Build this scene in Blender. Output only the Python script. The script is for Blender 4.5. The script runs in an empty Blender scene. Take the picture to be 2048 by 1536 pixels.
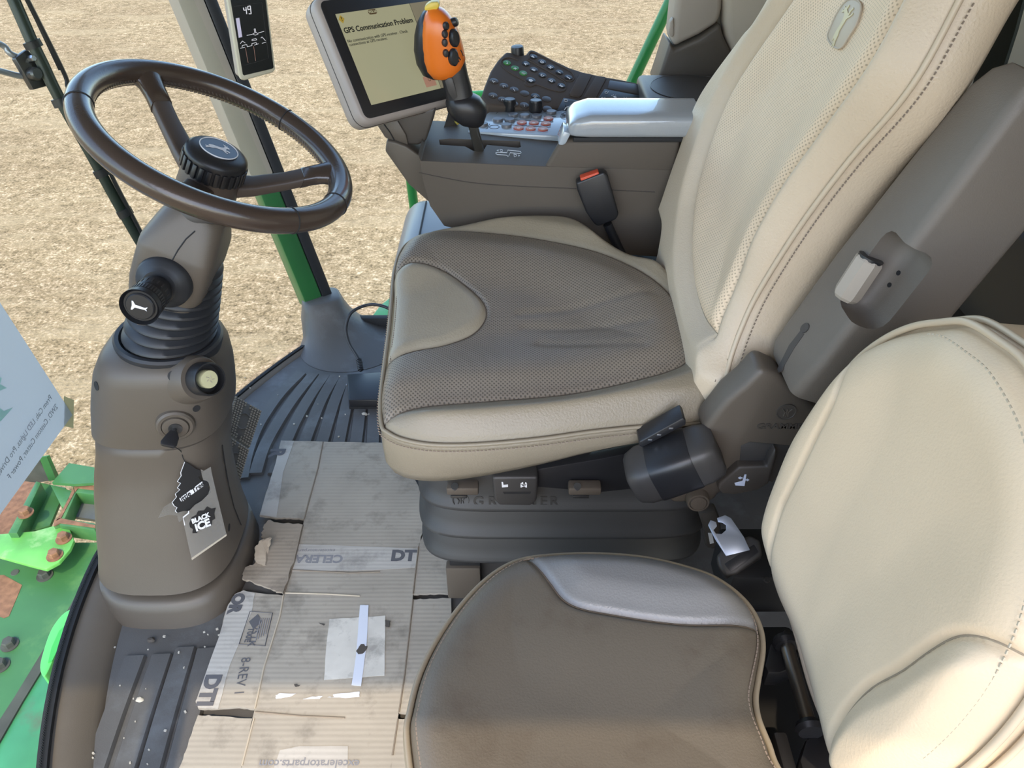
import bpy, bmesh, math, random
import numpy as np
from mathutils import Vector, Matrix

# ------------------------------------------------------------------ camera
F_PX, PITCH, CAM_H = 1540.0, math.radians(38), 1.22
scene = bpy.context.scene
COL = scene.collection
cam_data = bpy.data.cameras.new('camera')
cam_data.sensor_width = 36.0
cam_data.lens = F_PX / 2048 * 36.0
cam_data.clip_start = 0.02
cam_data.clip_end = 400
cam = bpy.data.objects.new('camera', cam_data)
COL.objects.link(cam)
cam.location = (0, 0, CAM_H)
cam.rotation_euler = (math.pi / 2 - PITCH, 0, 0)
scene.camera = cam

# ------------------------------------------------------------------ light
world = bpy.data.worlds.new('sky')
scene.world = world
world.use_nodes = True
wn = world.node_tree
wn.nodes.clear()
w_out = wn.nodes.new('ShaderNodeOutputWorld')
w_bg = wn.nodes.new('ShaderNodeBackground')
w_sky = wn.nodes.new('ShaderNodeTexSky')
w_sky.sky_type = 'NISHITA'
w_sky.sun_disc = False
w_sky.sun_elevation = math.radians(50)
w_sky.sun_rotation = math.radians(180)
w_sky.dust_density = 1.5
w_sky.air_density = 1.0
w_bg.inputs['Strength'].default_value = 0.70
wn.links.new(w_sky.outputs[0], w_bg.inputs[0])
wn.links.new(w_bg.outputs[0], w_out.inputs[0])

SUN_DIR = Vector((-0.10, -math.cos(math.radians(56)), math.sin(math.radians(56)))).normalized()
sun_data = bpy.data.lights.new('sun', 'SUN')
sun_data.energy = 3.2
sun_data.angle = math.radians(0.8)
sun_data.color = (1.0, 0.80, 0.54)
sun = bpy.data.objects.new('sun', sun_data)
COL.objects.link(sun)
sun.rotation_euler = SUN_DIR.to_track_quat('Z', 'Y').to_euler()
sun.location = (0, -6, 9)

vs = scene.view_settings
vs.view_transform = 'Standard'
vs.look = 'None'
vs.gamma = 1.0
vs.use_curve_mapping = False
vs.exposure = 0.0

# ------------------------------------------------------------------ helpers
CP, SP = math.cos(PITCH), math.sin(PITCH)
ORG = Vector((0, 0, CAM_H))
random.seed(7)

def at(px, py, X=None, Y=None, Z=None, plane=None, t=None):
    """A measured point of the photograph, taken to its real place on a known plane."""
    x, y = (px - 1024) / F_PX, (768 - py) / F_PX
    r = Vector((x, CP + y * SP, y * CP - SP))
    if X is not None: t = X / r.x
    elif Y is not None: t = Y / r.y
    elif Z is not None: t = (Z - CAM_H) / r.z
    elif plane is not None:
        p, n = plane
        t = (Vector(p) - ORG).dot(n) / r.dot(n)
    return ORG + r * t

def lin(c):
    c = c / 255.0
    return c / 12.92 if c <= 0.04045 else ((c + 0.055) / 1.055) ** 2.4

def rgb(r, g, b):
    return (lin(r), lin(g), lin(b), 1.0)

MATS = {}
def mat(name, col, rough=0.5, spec=0.5, metal=0.0, var=0.0, vscale=8.0, bump=0.0, bscale=400.0,
        dark=None, dscale=6.0, damt=0.0, emit=None, estr=1.0, coat=0.0, stretch=None, sheen=0.0):
    """Principled material; var = mottled tone, bump = fine grain, dark/damt = stains with a shape of their own."""
    m = bpy.data.materials.new(name)
    m.use_nodes = True
    nt = m.node_tree
    b = nt.nodes['Principled BSDF']
    b.inputs['Roughness'].default_value = rough
    b.inputs['Metallic'].default_value = metal
    b.inputs['Specular IOR Level'].default_value = spec
    if coat: b.inputs['Coat Weight'].default_value = coat
    b.inputs['Base Color'].default_value = col
    L = nt.links.new
    tc = None
    def coords():
        nonlocal tc
        if tc is None:
            tc = nt.nodes.new('ShaderNodeTexCoord').outputs['Object']
            if stretch:
                mp = nt.nodes.new('ShaderNodeMapping')
                mp.inputs['Scale'].default_value = stretch
                L(tc, mp.inputs['Vector'])
                tc = mp.outputs[0]
        return tc
    cur = None
    if var:
        n = nt.nodes.new('ShaderNodeTexNoise'); n.inputs['Scale'].default_value = vscale
        n.inputs['Detail'].default_value = 5
        L(coords(), n.inputs['Vector'])
        r = nt.nodes.new('ShaderNodeValToRGB')
        r.color_ramp.elements[0].position = 0.3; r.color_ramp.elements[1].position = 0.7
        r.color_ramp.elements[0].color = tuple(c * (1 - var) for c in col[:3]) + (1,)
        r.color_ramp.elements[1].color = tuple(min(1, c * (1 + var)) for c in col[:3]) + (1,)
        L(n.outputs['Fac'], r.inputs[0]); cur = r.outputs[0]
    if dark and damt:
        n = nt.nodes.new('ShaderNodeTexNoise'); n.inputs['Scale'].default_value = dscale
        n.inputs['Detail'].default_value = 6; n.inputs['Roughness'].default_value = 0.65
        L(coords(), n.inputs['Vector'])
        r = nt.nodes.new('ShaderNodeValToRGB')
        r.color_ramp.elements[0].position = 0.52; r.color_ramp.elements[1].position = 0.68
        r.color_ramp.elements[0].color = (0, 0, 0, 1); r.color_ramp.elements[1].color = (damt, damt, damt, 1)
        L(n.outputs['Fac'], r.inputs[0])
        mx = nt.nodes.new('ShaderNodeMix'); mx.data_type = 'RGBA'
        L(r.outputs[0], mx.inputs['Factor'])
        if cur: L(cur, mx.inputs[6])
        else: mx.inputs[6].default_value = col
        mx.inputs[7].default_value = dark
        cur = mx.outputs[2]
    if cur: L(cur, b.inputs['Base Color'])
    if bump:
        n = nt.nodes.new('ShaderNodeTexNoise'); n.inputs['Scale'].default_value = bscale
        n.inputs['Detail'].default_value = 3
        L(coords(), n.inputs['Vector'])
        bp = nt.nodes.new('ShaderNodeBump'); bp.inputs['Strength'].default_value = bump
        bp.inputs['Distance'].default_value = 0.002
        L(n.outputs['Fac'], bp.inputs['Height']); L(bp.outputs[0], b.inputs['Normal'])
    if emit:
        b.inputs['Emission Color'].default_value = emit
        b.inputs['Emission Strength'].default_value = estr
    MATS[name] = m
    return m

def perforated(name, col, rough, axes, spacing=0.0046, hole=0.30, hd=0.42):
    """Leather with a regular grid of small punched dots; axes = the two object axes it lies along."""
    m = mat(name, col, rough, var=0.06, vscale=9)
    nt = m.node_tree; L = nt.links.new
    b = nt.nodes['Principled BSDF']
    tcn = nt.nodes.new('ShaderNodeTexCoord')
    sx = nt.nodes.new('ShaderNodeSeparateXYZ'); L(tcn.outputs['Object'], sx.inputs[0])
    cb = nt.nodes.new('ShaderNodeCombineXYZ')
    L(sx.outputs[axes[0]], cb.inputs[0]); L(sx.outputs[axes[1]], cb.inputs[1])
    mp = nt.nodes.new('ShaderNodeMapping'); mp.inputs['Rotation'].default_value = (0, 0, math.radians(45))
    L(cb.outputs[0], mp.inputs['Vector'])
    v = nt.nodes.new('ShaderNodeTexVoronoi'); v.voronoi_dimensions = '2D'
    v.inputs['Scale'].default_value = 1 / spacing; v.inputs['Randomness'].default_value = 0
    L(mp.outputs[0], v.inputs['Vector'])
    r = nt.nodes.new('ShaderNodeValToRGB')
    r.color_ramp.elements[0].position = hole * 0.6; r.color_ramp.elements[0].color = (0, 0, 0, 1)
    r.color_ramp.elements[1].position = hole * 1.3; r.color_ramp.elements[1].color = (1, 1, 1, 1)
    L(v.outputs['Distance'], r.inputs[0])
    src = b.inputs['Base Color'].links[0].from_socket
    mx = nt.nodes.new('ShaderNodeMix'); mx.data_type = 'RGBA'
    mx.inputs[6].default_value = tuple(c * hd for c in col[:3]) + (1,)
    L(r.outputs[0], mx.inputs['Factor']); L(src, mx.inputs[7]); L(mx.outputs[2], b.inputs['Base Color'])
    bp = nt.nodes.new('ShaderNodeBump'); bp.inputs['Strength'].default_value = 0.5; bp.inputs['Distance'].default_value = 0.001
    L(r.outputs[0], bp.inputs['Height']); L(bp.outputs[0], b.inputs['Normal'])
    return m

def thing(name, label, cat, loc=(0, 0, 0), group=None):
    o = bpy.data.objects.new(name, None)
    o.empty_display_size = 0.05
    COL.objects.link(o)
    o.location = loc
    return tag(o, label, cat, group)

def tag(o, label=None, cat=None, group=None, kind=None):
    if label: o['label'] = label
    if cat: o['category'] = cat
    if group: o['group'] = group
    if kind: o['kind'] = kind
    return o

def link(name, me, m, parent=None, smooth=30, mods=()):
    o = bpy.data.objects.new(name, me)
    COL.objects.link(o)
    if m is not None: me.materials.append(m)
    if parent is not None:
        o.parent = parent
        o.matrix_parent_inverse = Matrix.Translation(-Vector(parent.location)) if parent.type == 'EMPTY' else Matrix.Identity(4)
    if smooth:
        me.polygons.foreach_set('use_smooth', [True] * len(me.polygons))
        me.set_sharp_from_angle(angle=math.radians(smooth))
    return o

def obj(name, verts, faces, m, parent=None, smooth=30, bevel=0.0, segs=2, sub=0, limit=30):
    me = bpy.data.meshes.new(name)
    me.from_pydata([tuple(v) for v in verts], [], faces)
    bm = bmesh.new(); bm.from_mesh(me)
    bmesh.ops.recalc_face_normals(bm, faces=bm.faces)
    if bevel:
        es = [e for e in bm.edges if len(e.link_faces) == 2 and e.calc_face_angle(0) > math.radians(limit)]
        bmesh.ops.bevel(bm, geom=es, offset=bevel, segments=segs, affect='EDGES', profile=0.5, clamp_overlap=True)
    bm.to_mesh(me); bm.free()
    o = link(name, me, m, parent, smooth if not bevel else max(smooth, 40))
    if sub:
        s = o.modifiers.new('subdivision', 'SUBSURF'); s.levels = sub; s.render_levels = sub
    return o

def joinv(lists):
    V, Fc = [], []
    for v, f in lists:
        k = len(V); V += list(v); Fc += [tuple(i + k for i in q) for q in f]
    return V, Fc

def box_vf(c, s, R=None):
    c = Vector(c); V = []
    for i in (-1, 1):
        for j in (-1, 1):
            for k in (-1, 1):
                p = Vector((i * s[0] / 2, j * s[1] / 2, k * s[2] / 2))
                V.append(c + (R @ p if R else p))
    return V, [(0, 1, 3, 2), (4, 6, 7, 5), (0, 4, 5, 1), (2, 3, 7, 6), (0, 2, 6, 4), (1, 5, 7, 3)]

def box(name, c, s, m, parent=None, R=None, bevel=0.003, segs=2):
    v, f = box_vf(c, s, R)
    return obj(name, v, f, m, parent, bevel=min(bevel, min(s) * 0.45), segs=segs)

def prism_vf(pts, vec):
    pts = [Vector(p) for p in pts]; vec = Vector(vec); n = len(pts)
    return pts + [p + vec for p in pts], [tuple(range(n))[::-1], tuple(range(n, 2 * n))] + [(i, (i + 1) % n, n + (i + 1) % n, n + i) for i in range(n)]

def prism(name, pts, vec, m, parent=None, bevel=0.0, segs=2, limit=30, smooth=30):
    v, f = prism_vf(pts, vec)
    return obj(name, v, f, m, parent, bevel=bevel, segs=segs, limit=limit, smooth=smooth)

def spline(pts, n=8, closed=False):
    pts = [Vector(p) for p in pts]; N = len(pts); out = []
    rng = range(N) if closed else range(N - 1)
    for i in rng:
        p1, p2 = pts[i], pts[(i + 1) % N]
        p0 = pts[i - 1] if (closed or i > 0) else p1 * 2 - p2
        p3 = pts[(i + 2) % N] if (closed or i + 2 < N) else p2 * 2 - p1
        for k in range(n):
            t = k / n
            out.append(0.5 * ((2 * p1) + (p2 - p0) * t + (2 * p0 - 5 * p1 + 4 * p2 - p3) * t * t + (3 * p1 - p0 - 3 * p2 + p3) * t ** 3))
    if not closed: out.append(pts[-1].copy())
    return out

def resample(pts, n, closed=False):
    P = list(pts) + ([pts[0]] if closed else [])
    d = [0]
    for a, b in zip(P, P[1:]): d.append(d[-1] + (b - a).length)
    T = d[-1]; out = []; j = 0
    m = n if closed else n - 1
    for i in range(n):
        s = T * i / m
        while j < len(P) - 2 and d[j + 1] < s: j += 1
        k = (s - d[j]) / max(1e-9, d[j + 1] - d[j])
        out.append(P[j].lerp(P[j + 1], min(1, max(0, k))))
    return out

def tube_vf(pts, r, n=10, closed=False, flat=None, up=None):
    pts = [Vector(p) for p in pts]; N = len(pts)
    rr = r if isinstance(r, (list, tuple)) else [r] * N
    V, Fc = [], []
    prev = None
    for i in range(N):
        a = pts[i - 1] if (closed or i > 0) else pts[i]
        b = pts[(i + 1) % N] if (closed or i < N - 1) else pts[i]
        t = (b - a).normalized()
        if up is not None:
            x = Vector(up) - t * Vector(up).dot(t)
        elif prev is None:
            x = t.orthogonal()
        else:
            x = prev - t * prev.dot(t)
        x.normalize(); prev = x
        y = t.cross(x)
        for k in range(n):
            q = 2 * math.pi * k / n
            cx, cy = math.cos(q), math.sin(q)
            if flat: cy *= flat
            V.append(pts[i] + (x * cx + y * cy) * rr[i])
    M_ = N if closed else N - 1
    for i in range(M_):
        for k in range(n):
            a, b = i * n, ((i + 1) % N) * n
            Fc.append((a + k, a + (k + 1) % n, b + (k + 1) % n, b + k))
    if not closed:
        Fc.append(tuple(range(n))[::-1]); Fc.append(tuple(range((N - 1) * n, N * n)))
    return V, Fc

def tube(name, pts, r, m, parent=None, n=10, closed=False, flat=None, up=None, smooth=50):
    v, f = tube_vf(pts, r, n, closed, flat, up)
    return obj(name, v, f, m, parent, smooth=smooth)

def basis(axis, ref=None):
    w = Vector(axis).normalized()
    u = Vector(ref) if ref is not None else w.orthogonal()
    u = (u - w * u.dot(w)).normalized()
    return u, w.cross(u), w

def lathe_vf(prof, c, axis, n=32, ref=None, sx=1, sy=1):
    u, v, w = basis(axis, ref); c = Vector(c)
    V, Fc = [], []
    for (r, h) in prof:
        for k in range(n):
            q = 2 * math.pi * k / n
            V.append(c + w * h + u * (r * sx * math.cos(q)) + v * (r * sy * math.sin(q)))
    for i in range(len(prof) - 1):
        for k in range(n):
            a, b = i * n, (i + 1) * n
            Fc.append((a + k, a + (k + 1) % n, b + (k + 1) % n, b + k))
    Fc.append(tuple(range(n))[::-1]); Fc.append(tuple(range((len(prof) - 1) * n, len(prof) * n)))
    return V, Fc

def lathe(name, prof, c, axis, m, parent=None, n=32, ref=None, smooth=35, sx=1, sy=1):
    v, f = lathe_vf(prof, c, axis, n, ref, sx, sy)
    return obj(name, v, f, m, parent, smooth=smooth)

def loft(name, rings, m, parent=None, caps=(True, True), sub=0, smooth=40):
    n = len(rings[0]); V = [p for r in rings for p in r]; Fc = []
    for i in range(len(rings) - 1):
        for k in range(n):
            a, b = i * n, (i + 1) * n
            Fc.append((a + k, a + (k + 1) % n, b + (k + 1) % n, b + k))
    if caps[0]: Fc.append(tuple(range(n))[::-1])
    if caps[1]: Fc.append(tuple(range((len(rings) - 1) * n, len(rings) * n)))
    return obj(name, V, Fc, m, parent, smooth=smooth, sub=sub)

def sring(c, u, v, a, b, e=3.0, n=40):
    """superellipse ring"""
    c, u, v = Vector(c), Vector(u), Vector(v); out = []
    for k in range(n):
        q = 2 * math.pi * k / n
        x, y = math.cos(q), math.sin(q)
        out.append(c + u * (a * math.copysign(abs(x) ** (2 / e), x)) + v * (b * math.copysign(abs(y) ** (2 / e), y)))
    return out

def rrect(w, h, r, n=5):
    out = []
    for cx, cy, a0 in ((w / 2 - r, h / 2 - r, 0), (-w / 2 + r, h / 2 - r, 90), (-w / 2 + r, -h / 2 + r, 180), (w / 2 - r, -h / 2 + r, 270)):
        for k in range(n + 1):
            q = math.radians(a0 + 90 * k / n)
            out.append((cx + r * math.cos(q), cy + r * math.sin(q)))
    return out

def plate(name, pts2, c, u, v, thick, m, parent=None, bevel=0.0, segs=2, limit=30):
    """extruded 2D outline; front face in the u/v plane at c, body goes back by thick"""
    c, u, v = Vector(c), Vector(u).normalized(), Vector(v).normalized()
    n = u.cross(v)
    return prism(name, [c + u * x + v * y for x, y in pts2], -n * thick, m, parent, bevel, segs, limit)

TEXT_CACHE = {}
def text(name, body, size, c, u, v, m, parent=None, extrude=0.0003, off=0.0, align='CENTER', sx=1.0, shear=0.0):
    """flat lettering; c = centre (or left end), u = reading direction, v = up"""
    cu = bpy.data.curves.new(name, 'FONT')
    cu.body = body; cu.size = size; cu.extrude = extrude; cu.offset = off
    cu.align_x = align; cu.align_y = 'CENTER'; cu.resolution_u = 3; cu.shear = shear
    tmp = bpy.data.objects.new('tmp_text', cu)
    COL.objects.link(tmp)
    dg = bpy.context.evaluated_depsgraph_get()
    me = bpy.data.meshes.new_from_object(tmp.evaluated_get(dg))
    COL.objects.unlink(tmp); bpy.data.objects.remove(tmp); bpy.data.curves.remove(cu)
    me.name = name
    u, v = Vector(u).normalized(), Vector(v).normalized(); w = u.cross(v); c = Vector(c)
    for q in me.vertices:
        p = q.co.copy(); q.co = c + u * (p.x * sx) + v * p.y + w * p.z
    me.materials.clear()
    return link(name, me, m, parent, 0)

def seg_dist(p, a, b):
    ab = b - a; l = ab.length_squared
    t = 0 if l == 0 else max(0, min(1, (p - a).dot(ab) / l))
    q = a + ab * t
    return (p - q).length, q

def poly_dist(p, pts, closed=False):
    best = (1e9, None)
    n = len(pts)
    for i in range(n if closed else n - 1):
        d = seg_dist(p, pts[i], pts[(i + 1) % n])
        if d[0] < best[0]: best = d
    return best

def inside(p, poly):
    x, y = p[0], p[1]; c = False; n = len(poly); j = n - 1
    for i in range(n):
        xi, yi, xj, yj = poly[i][0], poly[i][1], poly[j][0], poly[j][1]
        if (yi > y) != (yj > y) and x < (xj - xi) * (y - yi) / (yj - yi) + xi: c = not c
        j = i
    return c

def sstep(a, b, x):
    t = max(0, min(1, (x - a) / (b - a))); return t * t * (3 - 2 * t)

def ss(a, b, x):
    t = np.clip((x - a) / (b - a), 0, 1); return t * t * (3 - 2 * t)

def np_dist(P, poly):
    """distance from each point to a polyline, and the nearest point on it"""
    P = np.asarray(P, float); poly = np.asarray([(p[0], p[1]) for p in poly], float)
    best = np.full(len(P), 1e9); near = np.zeros_like(P)
    for a, b in zip(poly[:-1], poly[1:]):
        ab = b - a; l = max(1e-12, ab @ ab)
        t = np.clip(((P - a) @ ab) / l, 0, 1)
        q = a + t[:, None] * ab
        d = np.hypot(*(P - q).T)
        m = d < best
        best[m] = d[m]; near[m] = q[m]
    return best, near

def np_inside(P, poly):
    P = np.asarray(P, float); c = np.zeros(len(P), bool); n = len(poly); j = n - 1
    x, y = P[:, 0], P[:, 1]
    for i in range(n):
        xi, yi, xj, yj = poly[i][0], poly[i][1], poly[j][0], poly[j][1]
        if yi != yj:
            c ^= ((yi > y) != (yj > y)) & (x < (xj - xi) * (y - yi) / (yj - yi) + xi)
        j = i
    return c

def smooth2(pts, n=5):
    return [(p.x, p.y) for p in spline([Vector((a, b, 0)) for a, b in pts], n)]

def cushion(parent, frame, outline, height, side, seams, regions, nring=48, nang=200, groove=0.004, gw=0.006, centre=None, seam_mat=None):
    """Upholstered pad. frame(u, v, w) -> world; outline = closed 2D list; height(P, d) -> w of the top (arrays),
    side = [(outset, w)] going down from the rim; seams = 2D polylines pressed in;
    regions = [(name, polygon or None, material)], first match wins -> one mesh each."""
    out = resample(spline([Vector((p[0], p[1], 0)) for p in outline], 10, True), nang, True)
    OA = np.array([(p.x, p.y) for p in out])
    cen = OA.mean(0) if centre is None else np.array(centre, float)
    tan = np.roll(OA, -2, 0) - np.roll(OA, 2, 0)
    nor = np.stack([tan[:, 1], -tan[:, 0]], 1); nor /= np.linalg.norm(nor, axis=1)[:, None]
    area = 0.5 * np.sum(OA[:, 0] * np.roll(OA[:, 1], -1) - OA[:, 1] * np.roll(OA[:, 0], -1))
    if area < 0: nor = -nor
    S = (1 - np.arange(nring + 1) / nring)
    P = (cen + S[:, None, None] * (OA - cen)[None]).reshape(-1, 2)
    bm = bmesh.new()
    bv = [bm.verts.new((a, b, 0)) for a, b in P.tolist()]
    for k in range(nring):
        for i in range(nang):
            a, b = k * nang + i, k * nang + (i + 1) % nang
            if k == nring - 1: bm.faces.new((bv[a], bv[b], bv[nring * nang]))
            else: bm.faces.new((bv[a], bv[b], bv[b + nang], bv[a + nang]))
    for v in bv[nring * nang + 1:]: bm.verts.remove(v)
    # cut the panel seams into the sheet so that the panels meet on a clean line
    for sm in seams:
        bm.faces.ensure_lookup_table()
        cen_f = np.array([f.calc_center_median()[:2] for f in bm.faces])
        near = {bm.faces[q] for q in np.nonzero(np_dist(cen_f, sm)[0] < 0.012)[0]}
        for a, b in zip(sm[:-1], sm[1:]):
            a, b = Vector((a[0], a[1], 0)), Vector((b[0], b[1], 0))
            sel = [f for f in near if f.is_valid and seg_dist(f.calc_center_median(), a, b)[0] < 0.006]
            if not sel: continue
            es = {e for f in sel for e in f.edges}; vs_ = {v for f in sel for v in f.verts}
            d_ = (b - a).normalized()
            r = bmesh.ops.bisect_plane(bm, geom=list(vs_) + list(es) + sel, dist=1e-5, plane_co=a, plane_no=Vector((-d_.y, d_.x, 0)))
            near.update(x for x in r['geom'] if isinstance(x, bmesh.types.BMFace))
    bm.verts.index_update()
    P = np.array([v.co[:2] for v in bm.verts])
    quads = [tuple(v.index for v in f.verts) for f in bm.faces]
    mid = np.array([f.calc_center_median()[:2] for f in bm.faces])
    bm.free()
    dE = np_dist(P, list(map(tuple, OA)) + [tuple(OA[0])])[0]
    best = np.full(len(P), 1e9)
    for sm in seams: best = np.minimum(best, np_dist(P, sm)[0])
    W = height(P, dE) - groove * np.exp(-(best / gw) ** 2)
    V = [frame(u, v, w) for (u, v), w in zip(P.tolist(), W.tolist())]
    left = np.ones(len(quads), bool); faces = {}
    for ri, (nm, poly, mt) in enumerate(regions):
        m = left if poly is None else (left & np_inside(mid, poly))
        faces[ri] = [quads[q] for q in np.nonzero(m)[0]]
        left = left & ~m
    base = len(V)
    for (o, w) in side:
        for a, b in (OA + nor * o).tolist():
            V.append(frame(a, b, w(a, b) if callable(w) else w))
    fl = faces[len(regions) - 1]
    for j in range(len(side)):
        a0 = 0 if j == 0 else base + (j - 1) * nang
        b0 = base + j * nang
        for q in range(nang):
            fl.append((a0 + q, b0 + q, b0 + (q + 1) % nang, a0 + (q + 1) % nang))
    b0 = base + (len(side) - 1) * nang
    fl.append(tuple(b0 + q for q in range(nang)))
    # one welded normal field so that neighbouring panels meet without a step
    full = bpy.data.meshes.new('tmp'); full.from_pydata([tuple(v) for v in V], [], [f for r in faces.values() for f in r])
    full.update()
    vn = [v.normal.copy() for v in full.vertices]
    c0, c1 = frame(cen[0], cen[1], 0), frame(cen[0], cen[1], 0.05)
    flip = vn[nring * nang // 2].dot(c1 - c0) < 0
    res = []
    for ri, (nm, poly, mt) in enumerate(regions):
        if not faces[ri]: continue
        used = sorted({q for f in faces[ri] for q in f}); mp = {g_: l for l, g_ in enumerate(used)}
        me = bpy.data.meshes.new(nm)
        fs = [tuple(mp[q] for q in (f[::-1] if flip else f)) for f in faces[ri]]
        me.from_pydata([tuple(V[q]) for q in used], [], fs)
        me.polygons.foreach_set('use_smooth', [True] * len(me.polygons))
        me.normals_split_custom_set_from_vertices([(-vn[q] if flip else vn[q]) for q in used])
        res.append(link(nm, me, mt, parent, 0))
    bpy.data.meshes.remove(full)
    # stitched seam lying at the bottom of each groove
    oc = list(map(tuple, OA))
    for sm in seams:
        q = np.array([(p.x, p.y) for p in resample([Vector((a, b, 0)) for a, b in sm], 90)])
        ok = np_inside(q, oc)
        q = q[ok]
        if len(q) < 4: continue
        d_ = np_dist(q, oc + [oc[0]])[0]
        wq = height(q, d_) - groove
        tube('seam', [frame(a, b, w + 0.0004) for (a, b), w in zip(q.tolist(), wq.tolist())], 0.0010, seam_mat or SEAM, parent, n=5)
    return res

def stitches(name, pts, m, parent, step=0.0055, ln=0.0035, r=0.0007, normal=(0, 0, 1)):
    pts = [Vector(p) for p in pts]
    T = sum((b - a).length for a, b in zip(pts, pts[1:]))
    q = resample(pts, max(3, int(T / step)))
    parts = []
    for a, b in zip(q, q[1:]):
        d = (b - a).normalized(); c = (a + b) / 2
        x, y, z = basis(normal, d)
        R = Matrix((x, y, z)).transposed()
        parts.append(box_vf(c, (ln, r * 2, r * 1.6), R))
    v, f = joinv(parts)
    o = obj(name, v, f, m, parent, smooth=0)
    o['kind'] = 'stuff'
    return o

DEER = [(-.50,-.02),(-.44,.05),(-.30,.10),(-.12,.10),(.05,.12),(.16,.20),(.20,.32),(.14,.40),(.10,.50),(.15,.42),(.19,.50),(.20,.41),(.25,.36),(.30,.46),(.29,.36),(.36,.31),(.42,.26),(.38,.23),(.30,.24),(.28,.12),(.26,.02),(.36,.02),(.48,-.06),(.46,-.10),(.36,-.04),(.24,-.07),(.30,-.15),(.40,-.22),(.37,-.25),(.26,-.18),(.14,-.06),(-.05,-.06),(-.20,-.08),(-.30,-.16),(-.44,-.20),(-.56,-.32),(-.60,-.30),(-.48,-.16),(-.40,-.12),(-.46,-.18),(-.60,-.20),(-.62,-.17),(-.48,-.12),(-.42,-.04)]
def deer(name, size, c, u, v, m, parent, thick=0.0006):
    return plate(name, [(x * size, y * size) for x, y in DEER], c, u, v, thick, m, parent)

# ------------------------------------------------------------------ materials
TAUPE = mat('taupe_plastic', (0.094, 0.077, 0.060, 1), 0.44, var=0.05, vscale=5, bump=0.10, bscale=900)
TAUPE_D = mat('taupe_plastic_dark', (0.062, 0.053, 0.045, 1), 0.46, var=0.06, vscale=5, bump=0.08, bscale=900)
TAUPE_L = mat('taupe_trim_light', (0.38, 0.33, 0.27, 1), 0.6, var=0.04, vscale=4, bump=0.08, bscale=800)
BEIGE = mat('beige_headliner', (0.50, 0.43, 0.33, 1), 0.75, var=0.05, vscale=4, bump=0.15, bscale=900)
HEADL = mat('grey_headliner', (0.34, 0.345, 0.35, 1), 0.9, var=0.04, vscale=4)
BLACK = mat('black_plastic', (0.016, 0.016, 0.018, 1), 0.38, bump=0.05, bscale=800)
BLACK_M = mat('black_matt', (0.012, 0.012, 0.013, 1), 0.7)
RUBBER = mat('black_rubber', (0.020, 0.021, 0.024, 1), 0.45)
CHARC = mat('charcoal_plastic', (0.045, 0.042, 0.040, 1), 0.45, bump=0.05, bscale=800)
METAL = mat('bare_steel', (0.55, 0.56, 0.60, 1), 0.32, metal=1.0, var=0.08, vscale=30)
METAL_D = mat('dark_steel', (0.10, 0.10, 0.10, 1), 0.35, metal=0.8)
WHITE = mat('white_print', (0.75, 0.75, 0.76, 1), 0.6)
GREEN = mat('green_paint', (0.030, 0.24, 0.040, 1), 0.35, var=0.15, vscale=5, dark=(0.10, 0.16, 0.06, 1), dscale=9, damt=0.35)
GREEN_P = mat('green_post_paint', (0.030, 0.15, 0.045, 1), 0.35, var=0.1)
RUST = mat('rusty_bolt', (0.20, 0.10, 0.055, 1), 0.8, var=0.3, vscale=60)
LEATHER_B = mat('beige_back_leather', (0.55, 0.445, 0.32, 1), 0.42, var=0.06, vscale=6, bump=0.35, bscale=330)  # paler copy of the cushion leather, front light put into the colour
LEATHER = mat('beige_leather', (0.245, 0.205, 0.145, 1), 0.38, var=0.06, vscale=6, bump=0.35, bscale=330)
LEATHER_D = mat('beige_leather_worn', (0.33, 0.285, 0.21, 1), 0.38, var=0.08, vscale=6, bump=0.3, bscale=330)
PERF_SEAT = perforated('perforated_leather_seat', (0.238, 0.198, 0.152, 1), 0.42, (0, 1))  # darker than the back panel: weak light on level surfaces put in
PERF_BACK = perforated('perforated_leather_back', (0.72, 0.555, 0.38, 1), 0.5, (1, 2), 0.0046, 0.22, 0.62)  # paler than the seat panel: window light from ahead put into the colour
WHEEL = mat('dark_brown_leather', (0.050, 0.035, 0.027, 1), 0.25, bump=0.10, bscale=500, coat=0.25)
SPOKE = mat('dark_brown_plastic', (0.075, 0.057, 0.047, 1), 0.42, bump=0.08, bscale=800)
MATF = mat('grey_floor_mat', (0.094, 0.091, 0.088, 1), 0.42, spec=0.32, var=0.12, vscale=7, bump=0.12, bscale=500, dark=(0.17, 0.18, 0.19, 1), dscale=11, damt=0.4)
SEAM = mat('seam_shadow_thread', (0.13, 0.105, 0.08, 1), 0.9)
SEAM_L = mat('pale_seam_thread', (0.30, 0.245, 0.175, 1), 0.9)
THREAD = mat('taupe_thread', (0.22, 0.17, 0.13, 1), 0.8)
THREAD_L = mat('pale_thread', (0.46, 0.40, 0.30, 1), 0.8)

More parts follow.
